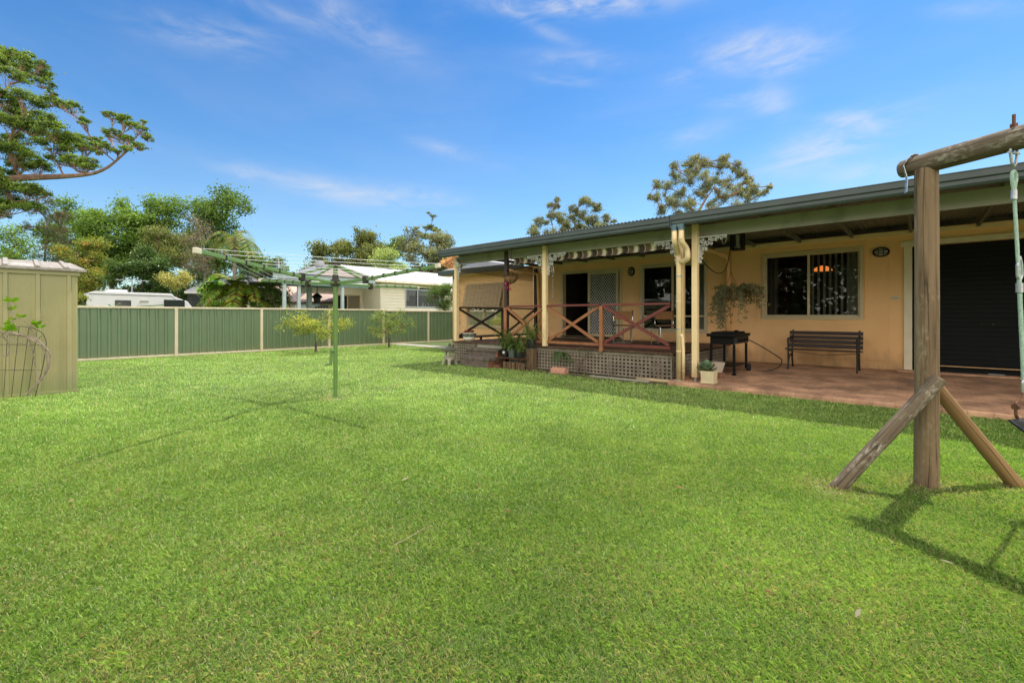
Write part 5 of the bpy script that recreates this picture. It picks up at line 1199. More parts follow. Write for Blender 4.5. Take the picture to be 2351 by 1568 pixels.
s = MB(); s.poly([(xc-.4, NY-.5, 3.14), (xr, NY-.5, 3.14), (xr, NY, 3.10), (xc-.4, NY, 3.10)]); s.build('soffit', M['weatherboard'], nh)
# back door beside the pergola
d0, d1 = py_(797, 690, YB-.02), py_(822, 690, YB-.02); f = MB(); yframe(f, d0.x-.75, d1.x+.12, .35, 2.45, .06, YB-.10, YB-.04); f.box(d0.x-.04, d0.x+.02, YB-.09, YB-.04, .4, 2.4); dd_ = f.build('screen_door', M['frame'], nh)
s = MB(); s.box(d0.x-.7, d1.x+.08, YB-.055, YB-.045, .38, 2.42); s.build('door_panel', M['dark'], dd_)
s = MB(); k = -3.0
while k < 3.2:
    for sg in (1, -1):
        pts = [(x, YB-.075+.002*sg, z) for x in [d0.x+.02+(d1.x+.05-d0.x)*i/30 for i in range(31)] for z in [1.4+sg*1.5*(x-d0.x-.3)+k] if .42 < z < 2.38]
        if len(pts) > 1: s.bar(pts[0], pts[-1], .018, .006, up=(0, 1, 0))
    k += .17
s.build('security_grille', M['frame'], dd_)
s = MB(); s.box(d1.x+.2, d1.x+.5, YB-.10, YB-.04, .9, 2.0); s.build('meter_board', M['white'], nh)
# whirlybird and aerial
wb = at(733, 611, 30.5); s = MB(); s.lathe(wb, [(.18, -.3), (.18, -.1), (.30, 0), (.34, .14), (.28, .28), (.1, .36)], 12); s.build('roof_ventilator', M['greyroof'], nh)
ta = thing('roof_aerial', tuple(at(640, 640, 27).xy)+(3.2,), 'thin tv aerial beside the pergola roof', 'antenna'); pa = at(640, 640, 27)
s = MB(); s.tube([pa+Vector((0, 0, -.9)), pa+Vector((0, 0, 1.2))], .02, 5); s.build('mast', M['metal'], ta)
s = MB()
for i in range(6): s.bar(pa+Vector((-.15+.1*i, 0, 1.15-.03*i))+RIGHT*-.3*0, pa+Vector((-.15+.1*i, 0, .75-.03*i)), .012, .012)
s.bar(pa+Vector((-.3, 0, .95)), pa+Vector((.5, 0, .85)), .015, .015); s.build('aerial', M['metal'], ta)
# pergola
pg = thing('pergola', (11.5, 20.3, 0), 'pergola with pale blue posts and a pinkish sheet roof beside the weatherboard house', 'pergola')
PY = 20.6
for px, d_ in ((652.6, PY), (686, PY+.1), (786, PY)):
    p = py_(px, 690, d_); s = MB(); s.box(p.x-.065, p.x+.065, d_-.065, d_+.065, 0, 2.62); s.build('post', M['bluepaint'], pg, bevel=.01)
p = py_(710, 690, PY+3); s = MB(); s.box(p.x-.1, p.x+.1, PY+2.9, PY+3.1, 0, 2.9); s.build('post', M['bluepaint'], pg)
p = at(741, 682, 24); 
x0, x1 = py_(646, 690, PY).x, py_(858, 690, PY).x
za, zb_ = py_(652, 641, PY).z, py_(856, 645, PY).z
s = MB(); s.bar((x0-.4, PY-.12, 2.98), (x1, PY-.12, 2.98), .05, .20); s.build('fascia', M['bluepaint'], pg)
s = MB(); s.box(x0, x1-.1, PY-.08, PY+.06, 2.62, 2.86); s.build('beam', M['bluegreen'], pg)
for i in range(7):
    y = PY+.3+i*.6; s = MB(); s.box(x0, x1-.1, y, y+.06, 2.80, 2.9); s.build('rafter', M['bluegreen'], pg)
s = MB(); 
s.poly([(x0-.5, PY-.25, 3.10), (x1+.1, PY-.25, 3.10), (x1+.1, PY+4.2, 3.25), (x0-.5, PY+4.2, 3.25)]);
s.build('roof', M['pinksheet_hipshade'], pg)
s = MB(); s.poly([(x0-2.4, PY+.2, 2.62), (x0-.4, PY-.2, 3.02), (x0-.4, PY+4.2, 3.06), (x0-2.4, PY+4.2, 2.7)]); s.build('side_roof', M['bluegreen'], pg)
s = MB(); s.bar((x0-.5, PY+.05, 1.50), (x1+.3, PY+.05, 1.50), .07, .06); s.build('rail', M['bluepaint'], pg)
hl = thing('patio_heater', tuple(at(727, 683, 24)), 'black hanging lamp with a wire guard under the pergola roof', 'lamp'); c = at(728, 684, 24)
s = MB(); s.lathe(c, [(.26, .0), (.25, .08), (.12, .20), (.04, .25)], 12); s.tube([c+Vector((0, 0, .25)), c+Vector((0, 0, .75))], .02, 6); s.build('shade', M['black'], hl)
s = MB(); s.lathe(c, [(.20, -.0), (.17, -.22), (.16, -.28)], 8); s.build('wire_guard', M['wire'], hl)
# salmon roofed shed behind the pergola
sb = thing('outbuilding', (14, 32, 0), 'cream outbuilding with a faded salmon roof seen between the pergola posts', 'shed')
a0, a1 = at(585, 690, 33), at(770, 690, 33); f_ = (a1-a0).normalized(); bk = Vector((-f_.y, f_.x, 0))
if bk.dot(FWD) < 0: bk = -bk
zt_ = at(650, 694, 33).z; zt0 = at(650, 673, 36).z
s = MB(); s.poly([a0.xy.to_3d(), a1.xy.to_3d(), a1.xy.to_3d()+Vector((0, 0, zt_)), a0.xy.to_3d()+Vector((0, 0, zt_))]); s.build('wall', M['rendered'], sb)
s = MB(); E0 = a0.xy.to_3d()+Vector((0, 0, zt_+.02))-bk*.3; E1 = a1.xy.to_3d()+Vector((0, 0, zt_+.02))-bk*.3; ribbed(s, E0, E1, E1+bk*4+Vector((0, 0, 1.5)), E0+bk*4+Vector((0, 0, 1.5)), .3, .03); s.build('roof', M['salmonroof'], sb)
s = MB(); s.bar(E0+Vector((0, 0, -.06)), E1+Vector((0, 0, -.06)), .1, .13); s.build('gutter', M['brown'], sb)
w0 = at(706, 712, 32.9); s = MB(); s.bar(w0-f_*.9, w0+f_*.9, .05, 1.0); s.build('window', M['bluepaint'], sb)
gt = thing('arched_gate', tuple(at(745, 712, 27).xy)+(0,), 'dark green paling gate with an arched top beside the house', 'gate'); gc = at(745, 712, 27)
for i in range(13):
    o_ = -1.0+i*.165; zt_ = 1.25+.62*math.sqrt(max(0, 1-(o_/1.05)**2)); s = MB(); s.bar(gc.xy.to_3d()+RIGHT*o_, gc.xy.to_3d()+RIGHT*o_+Vector((0, 0, zt_)), .14, .03, up=FWD); s.build('paling', M['gutter'], gt)
# grey roofed house on the left
gh = thing('grey_roof_house', (10, 40, 0), 'house with a pale grey hipped metal roof behind the caravan and tree ferns', 'house')
D_ = 36
q0, q1 = at(424, 669, D_), at(640, 672, D_); r0, r1 = at(497, 634, D_+5), at(575, 634, D_+5)
ww = MB(); ww.poly([q0.xy.to_3d()+RIGHT*.6, q1.xy.to_3d(), q1.xy.to_3d()+Vector((0, 0, q1.z)), q0.xy.to_3d()+RIGHT*.6+Vector((0, 0, q0.z))]); ww.poly([q0.xy.to_3d()+RIGHT*.6, q0.xy.to_3d()+RIGHT*.6+Vector((0, 0, q0.z)), q0.xy.to_3d()+FWD*9+RIGHT*.6+Vector((0, 0, q0.z)), q0.xy.to_3d()+FWD*9+RIGHT*.6]); ww.build('wall', M['rendered'], gh)
back = at(380, 669, D_); q0l = q0-RIGHT*1.6
s = MB(); ribbed(s, q0, q1, r1, r0, .35, .03); s.poly([q0-RIGHT*2.2+FWD*8, q0, r0]); s.build('roof', M['greyroof'], gh)
s = MB(); s.bar(q0-Vector((0, 0, .08)), q1-Vector((0, 0, .08)), .1, .16); s.build('gutter', M['white'], gh)
s = MB(); m0 = at(452, 690, D_-.1); s.bar(m0-RIGHT*.7, m0+RIGHT*.7, .05, 1.1); s.build('window', M['darkglass'], gh)
# ------------------------------------------------------------------ trees
DG, MG, BG, YG = ((.010, .022, .006), (.075, .125, .03)), ((.014, .032, .008), (.13, .20, .042)), ((.020, .045, .009), (.17, .255, .045)), ((.04, .055, .012), (.24, .255, .05))
GUM = ((.016, .034, .009), (.19, .255, .05)); GREY = ((.035, .042, .024), (.22, .22, .125)); OLV = ((.028, .038, .012), (.19, .20, .065))
def pclumps(lst, d, dj, seed, k=1.0, extra=1):
    q = random.Random(seed); more = []
    for x, y, r in lst:
        more.append((x+q.uniform(-.2, .2)*r, y+q.uniform(-.25, .25)*r, r*.85))
        for _ in range(extra): more.append((x+q.uniform(-1, 1)*r, y+q.uniform(-.7, .9)*r, r*q.uniform(.35, .6)))
    lst = more; return [(at(x, y, d+q.uniform(-dj, dj)), r*d/FPX*k) for x, y, r in lst]
D1 = 19.0
big = [(10, 135, 34), (45, 148, 34), (80, 170, 30), (98, 198, 22), (30, 178, 30), (-30, 120, 40), (-60, 160, 45), (125, 232, 22), (160, 246, 24), (190, 276, 14), (10, 232, 32), (50, 240, 34), (90, 268, 32), (30, 285, 36), (75, 305, 38), (120, 308, 34),
       (160, 330, 32), (195, 345, 26), (115, 345, 34), (170, 372, 30), (205, 380, 24), (225, 328, 20), (258, 268, 17), (290, 276, 20), (322, 292, 20), (342, 318, 15), (262, 312, 18), (295, 322, 20), (325, 340, 18), (282, 345, 16), (240, 345, 20),
       (20, 350, 38), (55, 372, 34), (90, 390, 26), (10, 400, 34), (20, 440, 36), (62, 450, 34), (85, 440, 20), (20, 480, 36), (60, 478, 28), (-50, 250, 50), (-60, 330, 50), (-70, 420, 50), (-120, 200, 60), (-150, 300, 60), (-160, 420, 60), (-200, 250, 60), (-30, 490, 40)]
gb = ground_at(-175, D1); gp_ = [gb, at(-172, 640, D1), at(-150, 540, D1), at(-110, 470, D1), at(-60, 420, D1), at(0, 400, D1)]
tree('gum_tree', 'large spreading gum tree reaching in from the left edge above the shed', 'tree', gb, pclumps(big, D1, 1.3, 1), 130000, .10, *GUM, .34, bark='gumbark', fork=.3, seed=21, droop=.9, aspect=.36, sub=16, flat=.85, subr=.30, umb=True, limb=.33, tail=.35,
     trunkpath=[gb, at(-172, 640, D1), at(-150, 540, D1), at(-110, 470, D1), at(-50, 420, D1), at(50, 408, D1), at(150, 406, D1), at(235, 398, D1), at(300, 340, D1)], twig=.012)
def wood(name, label, px, d, py, rx, ry, n, rr, leaf, size, pal, tr=.2, seed=1, cat='tree', grp=None, **k):
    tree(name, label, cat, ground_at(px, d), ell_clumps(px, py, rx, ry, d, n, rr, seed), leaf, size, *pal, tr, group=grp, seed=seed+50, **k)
TG = 'trees beyond the fence on the left'
wood('casuarina_tree', 'thin dark wispy tree with a reddish trunk just right of the big gum', 92, 40, 545, 48, 95, 13, 22, 5200, .22, ((.02, .035, .015), (.09, .11, .05)), .22, 3, grp=TG, subr=.3, aspect=.2, c3=(.16, .10, .07), f3=.15, bark='bark')
wood('casuarina_tree', 'sparse brownish wispy tree between the dark wispy tree and the bright maples', 140, 42, 545, 34, 88, 9, 20, 2600, .22, ((.03, .035, .018), (.11, .11, .055)), .18, 4, grp=TG, subr=.3, aspect=.2, c3=(.17, .11, .08), f3=.35)
wood('small_tree', 'small green tree low at the left edge just above the shed roof', 5, 34, 575, 46, 42, 8, 24, 3500, .17, BG, .14, 5, grp=TG)
wood('maple_tree', 'tall bright green maple with a rounded crown, leftmost of the bright tall trees', 178, 52, 560, 52, 95, 20, 25, 10000, .30, BG, .3, 6, grp=TG)
wood('maple_tree', 'tall bright green maple with the highest crown beside the skyline gap on the left', 262, 52, 550, 75, 105, 30, 27, 17000, .32, BG, .35, 7, grp=TG)
wood('maple_tree', 'tall mid green maple between the highest bright maple and the right hand big tree', 368, 54, 560, 62, 100, 24, 26, 13500, .32, ((.018, .04, .008), (.15, .23, .042)), .3, 8, grp=TG)
wood('liquidambar_tree', 'yellow green tree tinged with orange directly above the shed roof corner', 205, 38, 625, 66, 78, 30, 18, 16000, .17, YG, .2, 9, grp=TG, c3=(.30, .19, .05), f3=.14)
wood('camphor_tree', 'dense dark glossy green tree behind the white caravan', 325, 36, 638, 66, 74, 28, 20, 17000, .17, DG, .22, 10, grp=TG, droop=0, aspect=.5, leafm='gloss_leaf')
wood('wattle_tree', 'olive feathery tree standing above the dark glossy tree', 378, 42, 585, 46, 84, 20, 20, 11000, .18, OLV, .2, 11, grp=TG)
wood('bare_tree', 'mostly bare grey twiggy tree left of the palm', 470, 40, 570, 46, 78, 16, 22, 1800, .18, ((.05, .045, .03), (.16, .14, .09)), .2, 12, grp=TG, c3=(.17, .13, .10), f3=.5, twn=2 if False else 1.0, twig=.03, sub=12, bark='palebark')
wood('broad_tree', 'large leafy green tree at the right end of the left hand group, behind the palm', 512, 56, 545, 76, 105, 32, 27, 16000, .33, MG, .4, 13, grp=TG)
wood('broad_tree', 'lower green tree sloping down to the pergola at the right of the palm', 585, 50, 605, 40, 45, 10, 22, 4200, .28, MG, .25, 14, grp=TG)
wood('broad_tree', 'dark low tree filling the gap under the bare twiggy tree', 460, 46, 650, 50, 40, 14, 24, 7000, .22, DG, .2, 23, grp=TG)
wood('dark_shrub', 'dark low shrubbery just above the caravan roof', 300, 36, 690, 75, 34, 16, 20, 7000, .18, DG, .08, 24, cat='shrub', grp=TG)
wood('yellow_shrub', 'small pale yellow flowering shrub at the foot of the dark glossy tree', 405, 34, 642, 24, 26, 8, 15, 2600, .13, ((.16, .15, .04), (.42, .38, .15)), .06, 15, cat='shrub', grp=TG)
wood('small_tree', 'small light tree low behind the pergola roof', 640, 46, 620, 32, 20, 7, 14, 1800, .22, MG, .12, 16, grp=TG)
EG = 'gum trees behind the weatherboard house'
wood('gum_tree', 'low olive gum at the left of the gums behind the weatherboard house', 752, 50, 610, 52, 44, 20, 22, 9000, .25, OLV, .2, 17, grp=EG, droop=.7, flat=.8, limb=.4, sub=16, subr=.36, tail=.3)
wood('gum_tree', 'broad olive gum above the clothesline pole behind the white roof', 828, 50, 592, 64, 56, 28, 22, 15000, .25, OLV, .28, 18, grp=EG, droop=.7, flat=.8, limb=.4, sub=16, subr=.36, tail=.3)
wood('gum_tree', 'thin topped gum between the broad olive gum and the tall right gum', 900, 54, 585, 42, 48, 18, 18, 7000, .25, GUM, .2, 19, grp=EG, droop=.7, flat=.8, limb=.4, sub=16, subr=.36, tail=.3)
wood('lilly_pilly', 'pale yellow green bushy tree in front of the gums', 892, 40, 608, 32, 30, 12, 16, 5200, .16, ((.10, .15, .04), (.34, .38, .15)), .12, 20, grp=EG)
wood('gum_tree', 'tall open gum nearest the house roof at the right of the group', 978, 50, 588, 60, 62, 30, 21, 14000, .25, GREY, .26, 21, grp=EG, droop=.7, flat=.8, limb=.4, sub=16, subr=.36, tail=.3)
tree('gum_tree', 'slender gum with a lone high tuft above the others', 'tree', ground_at(985, 58), pclumps([(992, 494, 9), (985, 520, 14), (1000, 530, 14), (975, 540, 16), (1010, 548, 14), (960, 535, 10)], 58, 1, 2), 1500, .25, *OLV, .18, group=EG, seed=78, droop=.7, flat=.5, umb=True, limb=.42, sub=14, subr=.42)
wood('autumn_tree', 'small orange pink tree peeping over the far house gutter', 1036, 36, 606, 17, 20, 7, 13, 2200, .15, ((.30, .16, .09), (.55, .34, .19)), .08, 22)
BGp = 'gum trees behind the veranda roof'
D2 = 36
g1 = [(1280, 458, 10), (1272, 478, 16), (1262, 495, 14), (1240, 508, 18), (1285, 505, 20), (1230, 525, 18), (1262, 530, 22), (1222, 540, 12), (1290, 535, 20), (1300, 515, 14), (1250, 550, 25), (1290, 560, 30)]
tree('gum_tree', 'left and thinner of the two neighbouring gums rising behind the veranda roof', 'tree', ground_at(1265, D2), pclumps(g1, D2, 1.2, 3), 24000, .10, *GREY, .22, group=BGp, seed=81, droop=.8, flat=.9, limb=.42, sub=16, subr=.36, tail=.35, bark='palebark')
g2 = [(1345, 468, 20), (1318, 478, 16), (1372, 478, 18), (1335, 495, 22), (1365, 505, 20), (1392, 500, 14), (1312, 505, 18), (1340, 525, 24), (1385, 520, 14), (1318, 530, 20), (1360, 540, 25), (1410, 508, 8), (1330, 555, 30)]
tree('gum_tree', 'right and rounder of the two neighbouring gums rising behind the veranda roof', 'tree', ground_at(1345, D2), pclumps(g2, D2, 1.2, 4), 30000, .10, *GREY, .24, group=BGp, seed=82, droop=.8, flat=.85, limb=.42, sub=16, subr=.36, tail=.35, bark='palebark')
D3 = 30
g3 = [(1602, 362, 16), (1580, 380, 20), (1545, 385, 16), (1620, 385, 22), (1660, 368, 16), (1655, 390, 22), (1690, 378, 16), (1700, 400, 20), (1550, 410, 22), (1590, 410, 24), (1630, 415, 26), (1670, 420, 24), (1715, 415, 16), (1525, 430, 20), (1565, 440, 24),
      (1610, 445, 22), (1650, 450, 24), (1695, 440, 22), (1730, 435, 18), (1510, 455, 16), (1540, 465, 22), (1720, 460, 18), (1750, 445, 14), (1765, 428, 8), (1495, 452, 10), (1580, 470, 22), (1520, 485, 18), (1555, 490, 20), (1640, 480, 20), (1690, 470, 18), (1600, 500, 26), (1660, 500, 22)]
gb3 = ground_at(1605, D3)
tree('gum_tree', 'big wide grey green gum standing behind the house at the right', 'tree', gb3, pclumps(g3, D3, 2.2, 5), 56000, .085, *GREY, .34, group=BGp, seed=83, droop=.9, flat=.95, limb=.42, tail=.35, bark='gumbark', subr=.36, sub=15, fork=.35,
     trunkpath=[gb3, at(1603, 640, D3), at(1598, 560, D3), at(1590, 515, D3), at(1612, 470, D3), at(1640, 430, D3)], c3=(.30, .26, .15), f3=.12)
# shrubs leaning over the fence
D4 = 22
wood('leafy_shrub', 'bright green long leaved shrub behind the fence beside the caravan', 500, D4, 678, 34, 42, 16, 16, 7000, .12, ((.09, .17, .03), (.32, .46, .09)), .05, 31, cat='shrub', droop=.8, aspect=.3, leafm='gloss_leaf')
wood('dark_shrub', 'dark glossy shrub behind the fence next to the blue pergola post', 622, 21, 690, 34, 34, 14, 15, 5000, .10, ((.025, .05, .016), (.12, .17, .05)), .05, 32, cat='shrub', aspect=.33, leafm='gloss_leaf')
wood('bottlebrush_shrub', 'dense feathery green shrub over the fence beside the far end of the house', 1022, 23, 680, 30, 42, 14, 17, 8000, .09, MG, .06, 33, cat='shrub', droop=.3, aspect=.2)
wood('golden_shrub', 'small yellow green shrub behind the fence just right of the shed', 182, 22, 688, 14, 20, 6, 11, 1500, .10, YG, .04, 34, cat='shrub')
def frond_tree(name, label, cat, base, crown, nf, L, drop, cols, tr, seed, bark, rust=0, leaf=.16, trunk=True, rise=.6):
    root = thing(name, base, label, cat); q = random.Random(seed); s = MB(); base = Vector(base); crown = Vector(crown); LP = []; LC = []
    if trunk: s.tube(bez(base, base.lerp(crown, .5)+Vector((.05, .05, 0)), crown, 8), [tr*1.3]+[tr]*7+[tr*.8], 8)
    for i in range(nf):
        az = 2*PI*i/nf+q.uniform(-.3, .3); l_ = L*q.uniform(.75, 1.1); h_ = Vector((math.cos(az), math.sin(az), 0)); up_ = q.uniform(.15, rise); dead = q.random() < rust
        e = crown+h_*l_*.85+Vector((0, 0, l_*(up_-drop*(1.3 if dead else 1)))); b = bez(crown, crown+h_*l_*.4+Vector((0, 0, l_*up_*1.3)), e, 16); s.tube(b, [.02*(1-.9*j/16) for j in range(17)], 4, cap=False)
        for j in range(2, 17):
            d = (b[j]-b[j-1]).normalized(); w = d.cross(Vector((0, 0, 1))).normalized(); ll = leaf*L*math.sin(PI*(.12+.88*(1-j/17)))
            for sg in (-1, 1):
                for kk_ in range(2):
                    a_ = b[j]-d*(kk_*l_/32); tip = a_+w*sg*ll+d*ll*.45+Vector((0, 0, -ll*q.uniform(.1, .45))); k = q.uniform(.7, 1.3); col = (.24, .07, .03) if dead else tuple(cols[0][c]+(cols[1][c]-cols[0][c])*q.random() for c in range(3))
                    ww = .012*L*(1.5 if leaf > .2 else 2.2); LP.append([tuple(a_), tuple(a_.lerp(tip, .4)+d*ww), tuple(tip), tuple(a_.lerp(tip, .4)-d*ww)]); LC.append(tuple(min(.8, x*k*1.7) for x in col))
    s.build('trunk', M[bark], root); faces_mesh('fronds', np.array(LP), 4, M['leaf'], root, np.array(LC))
frond_tree('palm_tree', 'slender palm with a pale trunk and drooping fronds among the trees', 'palm', ground_at(536, 40), at(539, 556, 40), 15, 2.9, .75, ((.05, .075, .02), (.17, .20, .06)), .14, 41, 'palebark', 0.0, .30)
frond_tree('dead_palm', 'withered brown fronds hanging from a short palm right of the tall palm', 'palm', ground_at(655/1.0-5-20, 38), at(570+74-20-0, 652, 38), 9, 1.3, 1.5, ((.30, .18, .11), (.46, .31, .20)), .13, 42, 'bark', 0.0, .26)
frond_tree('tree_fern', 'yellow green tree fern with rust red lower fronds behind the fence', 'tree fern', ground_at(560, 21.0), at(556, 690, 21.0), 24, 2.1, .55, ((.09, .13, .02), (.26, .29, .05)), .10, 47, 'bark', .06, .20, rise=.9)
frond_tree('tree_fern', 'darker green tree fern between the yellow one and the pergola', 'tree fern', ground_at(596, 22.5), at(598, 682, 22.5), 20, 1.9, .55, ((.05, .085, .02), (.17, .21, .06)), .10, 44, 'bark', .05, .22, rise=.8)
# distant tree line
rng = np.random.default_rng(99); cl = []
for i in range(95):
    px = -900+i*36+rng.uniform(-12, 12); d = rng.uniform(85, 120); h = rng.uniform(50, 95) if px < 1100 else rng.uniform(20, 60); p = at(px, HY, d)
    for j in range(2): cl.append(((p.x, p.y, h*d/FPX*(.35+.4*j)), 30*d/FPX))
for i in range(80):
    x, y, h = rng.uniform(-36, -24), -26+i*1.0+rng.uniform(-1, 1), rng.uniform(6.5, 11)
    for j in range(3): cl.append(((x, y, h*(.2+.3*j)), 2.0))
P, S, k = crown_points(cl, 60000, 7, .8, .5); t_ = rng.random(len(P))[:, None]; cols = np.array((.03, .055, .02))+(np.array((.12, .16, .06))-np.array((.03, .055, .02)))*t_
o = faces_mesh('distant_trees', leaf_polys(P, .9), 4, M['leaf'], None, cols); tag(o, 'dark line of distant trees along the horizon', 'trees', kind='stuff')
# citrus on the lawn
def citrus(label, x, y, w, h, seed, pal, n, c3, f3):
    q = random.Random(seed); base = Vector((x, y, 0)); cl = []
    for i in range(26):
        a = q.uniform(0, 2*PI); r_ = w*.5*math.sqrt(q.random()); z = h*(.40+.58*q.random()*(1-.3*(r_/(w*.5))**2)); cl.append((base+Vector((r_*math.cos(a), r_*math.sin(a), z)), .22+.08*q.random()))
    tree('citrus_tree', label, 'tree', (x, y, 0), cl, n, .062, *pal, .045, group='citrus trees by the fence', seed=seed, aspect=.42, droop=.2, sub=7, subr=.5, twig=.005, c3=c3, f3=f3, fork=.3,
         trunkpath=[base, base+Vector((.01, .02, .15)), base+Vector((0, 0, .34)), base+Vector((-.02, .02, .5)), base+Vector((.02, 0, h*.75))], leafm='gloss_leaf')
citrus('yellowing citrus tree on the lawn just left of the clothesline pole', 7.13, 15.31, 2.1, 1.5, 61, ((.07, .10, .02), (.30, .33, .06)), 5200, (.42, .38, .06), .2)
citrus('greener and smaller citrus tree on the lawn right of the clothesline pole', 10.10, 15.45, 1.75, 1.42, 62, ((.045, .08, .02), (.21, .26, .06)), 3400, (.32, .31, .07), .12)

# ------------------------------------------------------------------ lawn
rng = np.random.default_rng(5)
GN = rng.random((6, 128, 128))
def vnoise(x, y, s, k):
    u, v = x/s+37.3*k, y/s+11.7*k; i, j = np.floor(u).astype(int), np.floor(v).astype(int); fu, fv = u-i, v-j; fu, fv = fu*fu*(3-2*fu), fv*fv*(3-2*fv); G = GN[k % 6]
    a, b, c, d = G[i % 128, j % 128], G[(i+1) % 128, j % 128], G[i % 128, (j+1) % 128], G[(i+1) % 128, (j+1) % 128]
    return (a*(1-fu)+b*fu)*(1-fv)+(c*(1-fu)+d*fu)*fv
SWINGFEET = [tuple(pc.xy), tuple(b1.xy), tuple(b2.xy), tuple(hc.xy)]
def lawn_points(n, d0, d1, p):
    u = rng.random(n); d = (d0**p+(d1**p-d0**p)*u)**(1/p); lat = (rng.random(n)*2-1)*(1.28*d+1.5); x, y = lat*CA+d*SA, -lat*SA+d*CA
    ok = ~((x > 7.97) & (y < 3.42)) & ~((x > 8.28) & (y > 3.3) & (y < 9.5)) & ~((x > 11.2) & (y > 9.4)) & (y < FY-.03) & ~((x < .84) & (y > SY-.02) & (y < 12)) & ~((x > 7.66) & (y > 7.58) & (y < 8.6))
    edge = (x > 7.85) & (rng.random(n) < .75) & (y > 3.3) & (y < 9.4); ok &= ~edge
    return x[ok], y[ok], d[ok]
def blades(n, d0, d1, p, seg):
    x, y, d = lawn_points(n, d0, d1, p); n = len(x)
    big = vnoise(x, y, 2.3, 0)*.6+vnoise(x, y, .8, 1)*.4; fine = vnoise(x, y, .22, 2); tuft = vnoise(x, y, .07, 3)
    w = np.maximum(.0017, .00105*d)*(.7+.6*rng.random(n)); L = (.017+.021*rng.random(n))*(.78+.44*tuft)*(.86+.28*fine)
    az = rng.random(n)*2*np.pi; lean = .25+1.05*rng.random(n)**.7
    h = np.stack([np.cos(az), np.sin(az), np.zeros(n)], 1); sd = np.stack([-np.sin(az), np.cos(az), np.zeros(n)], 1)
    base = np.stack([x, y, np.zeros(n)], 1); up = np.array([0, 0, 1.0])
    mid = base+(h*np.sin(lean*.6)[:, None]+up*np.cos(lean*.6)[:, None])*(L*.55)[:, None]; tip = mid+(h*np.sin(lean*1.25)[:, None]+up*np.maximum(np.cos(lean*1.25), -.1)[:, None])*(L*.55)[:, None]
    W = sd*(w*.5)[:, None]; keep = rng.random(n) < (np.clip((7.5-d)/3.5, 0, 1) if seg == 2 else np.clip((d-4)/3.5, 0, 1))
    t = np.clip(.08+.78*rng.random(n)+.28*(big-.5)+.30*(fine-.5)+.15*(tuft-.5), 0, 1)[:, None]
    worn = np.full(n, 9.0)
    for q_ in SWINGFEET: worn = np.minimum(worn, np.hypot(x-q_[0], y-q_[1]))
    c = np.array((.115, .232, .041))*(1-t)+np.array((.52, .685, .215))*t
    near = np.clip((3.6-d)/2.2, 0, 1); dry = rng.random(n) < (.06+.30*near*np.clip(1.6*(vnoise(x, y, .5, 4)-.2), 0, 1)+.10*np.clip(fine-.5, 0, 1)+.22*np.clip(vnoise(x, y, .9, 2)-.62, 0, 1))
    dry |= rng.random(n) < np.clip(.75-2.2*worn, 0, .8)
    c[dry] = np.array((.56, .50, .27))*(.6+.6*rng.random(dry.sum()))[:, None]
    c *= (.86+.28*vnoise(x, y, 1.1, 5))[:, None]
    keep &= ~((worn < .16) & (rng.random(n) < .55))
    if seg == 2:
        V = np.stack([base-W, base+W, mid+W*.85, tip, mid-W*.85], 1); return V[keep], c[keep]
    V = np.stack([base-W, base+W, tip+W*.5, tip-W*.5], 1); return V[keep], c[keep]
V5, c5 = blades(1080000, 1.25, 7.5, .85, 2)
o = faces_mesh('grass', V5, 5, M['grassblade'], None, c5); tag(o, 'short mown green grass of the back lawn nearest the viewer', 'grass', kind='stuff')
V3, c3_ = blades(1080000, 4.0, 27, .45, 1)
o = faces_mesh('grass', V3, 4, M['grassblade'], None, c3_); tag(o, 'short mown green grass of the back lawn towards the fence and house', 'grass', kind='stuff')
# fallen leaves
q = random.Random(77); LP = []; LC = []
for i in range(330):
    m_ = q.random()
    if m_ < .28: x, y, z = 7.93+q.gauss(0, .10), q.uniform(-1, 3.4), .03
    elif m_ < .5: x, y, z = 7.95+abs(q.gauss(0, .25))*-1, q.uniform(3.3, 9), .035
    elif m_ < .82: x, y, z = q.uniform(8.3, 11.6), q.uniform(-1, 3.2), .0
    else: d = 1.7+10*q.random()**1.5; lat = q.uniform(-1.1, 1.1)*d; x, y, z = lat*CA+d*SA, -lat*SA+d*CA, .035
    if x > 7.99 and y < 3.36: z = .085+(x-8)*.026+.006
    elif x > 7.98 and m_ > .82: continue
    a = q.uniform(0, 6.28); L = q.uniform(.03, .075); d_ = Vector((math.cos(a), math.sin(a), q.uniform(-.1, .25))); w = Vector((-math.sin(a), math.cos(a), q.uniform(-.3, .3)))*L*.15; c = Vector((x, y, z)); k = q.uniform(.6, 1.2)
    LP.append([tuple(c), tuple(c+d_*L*.5+w), tuple(c+d_*L), tuple(c+d_*L*.5-w)]); LC.append(tuple(v*k for v in q.choice([(.26, .13, .055), (.32, .22, .10), (.22, .10, .045), (.34, .30, .19)])))
for i in range(7):      # thin dry twigs
    d = 1.9+5*q.random(); lat = q.uniform(-.9, .9)*d; c = Vector((lat*CA+d*SA, -lat*SA+d*CA, .034)); a = q.uniform(0, 6.28); bend = q.uniform(-.8, .8)
    for j in range(4):
        d_ = Vector((math.cos(a+bend*j*.3), math.sin(a+bend*j*.3), q.uniform(-.05, .05)))*q.uniform(.04, .07); w = Vector((-d_.y, d_.x, .02)).normalized()*.0028
        LP.append([tuple(c-w), tuple(c+d_-w), tuple(c+d_+w), tuple(c+w)]); LC.append((.22, .20, .10)); c = c+d_
o = faces_mesh('fallen_leaves', np.array(LP), 4, M['leaf'], None, np.array(LC)); tag(o, 'scattered dry brown leaves on the lawn and patio edge', 'leaves', kind='stuff')

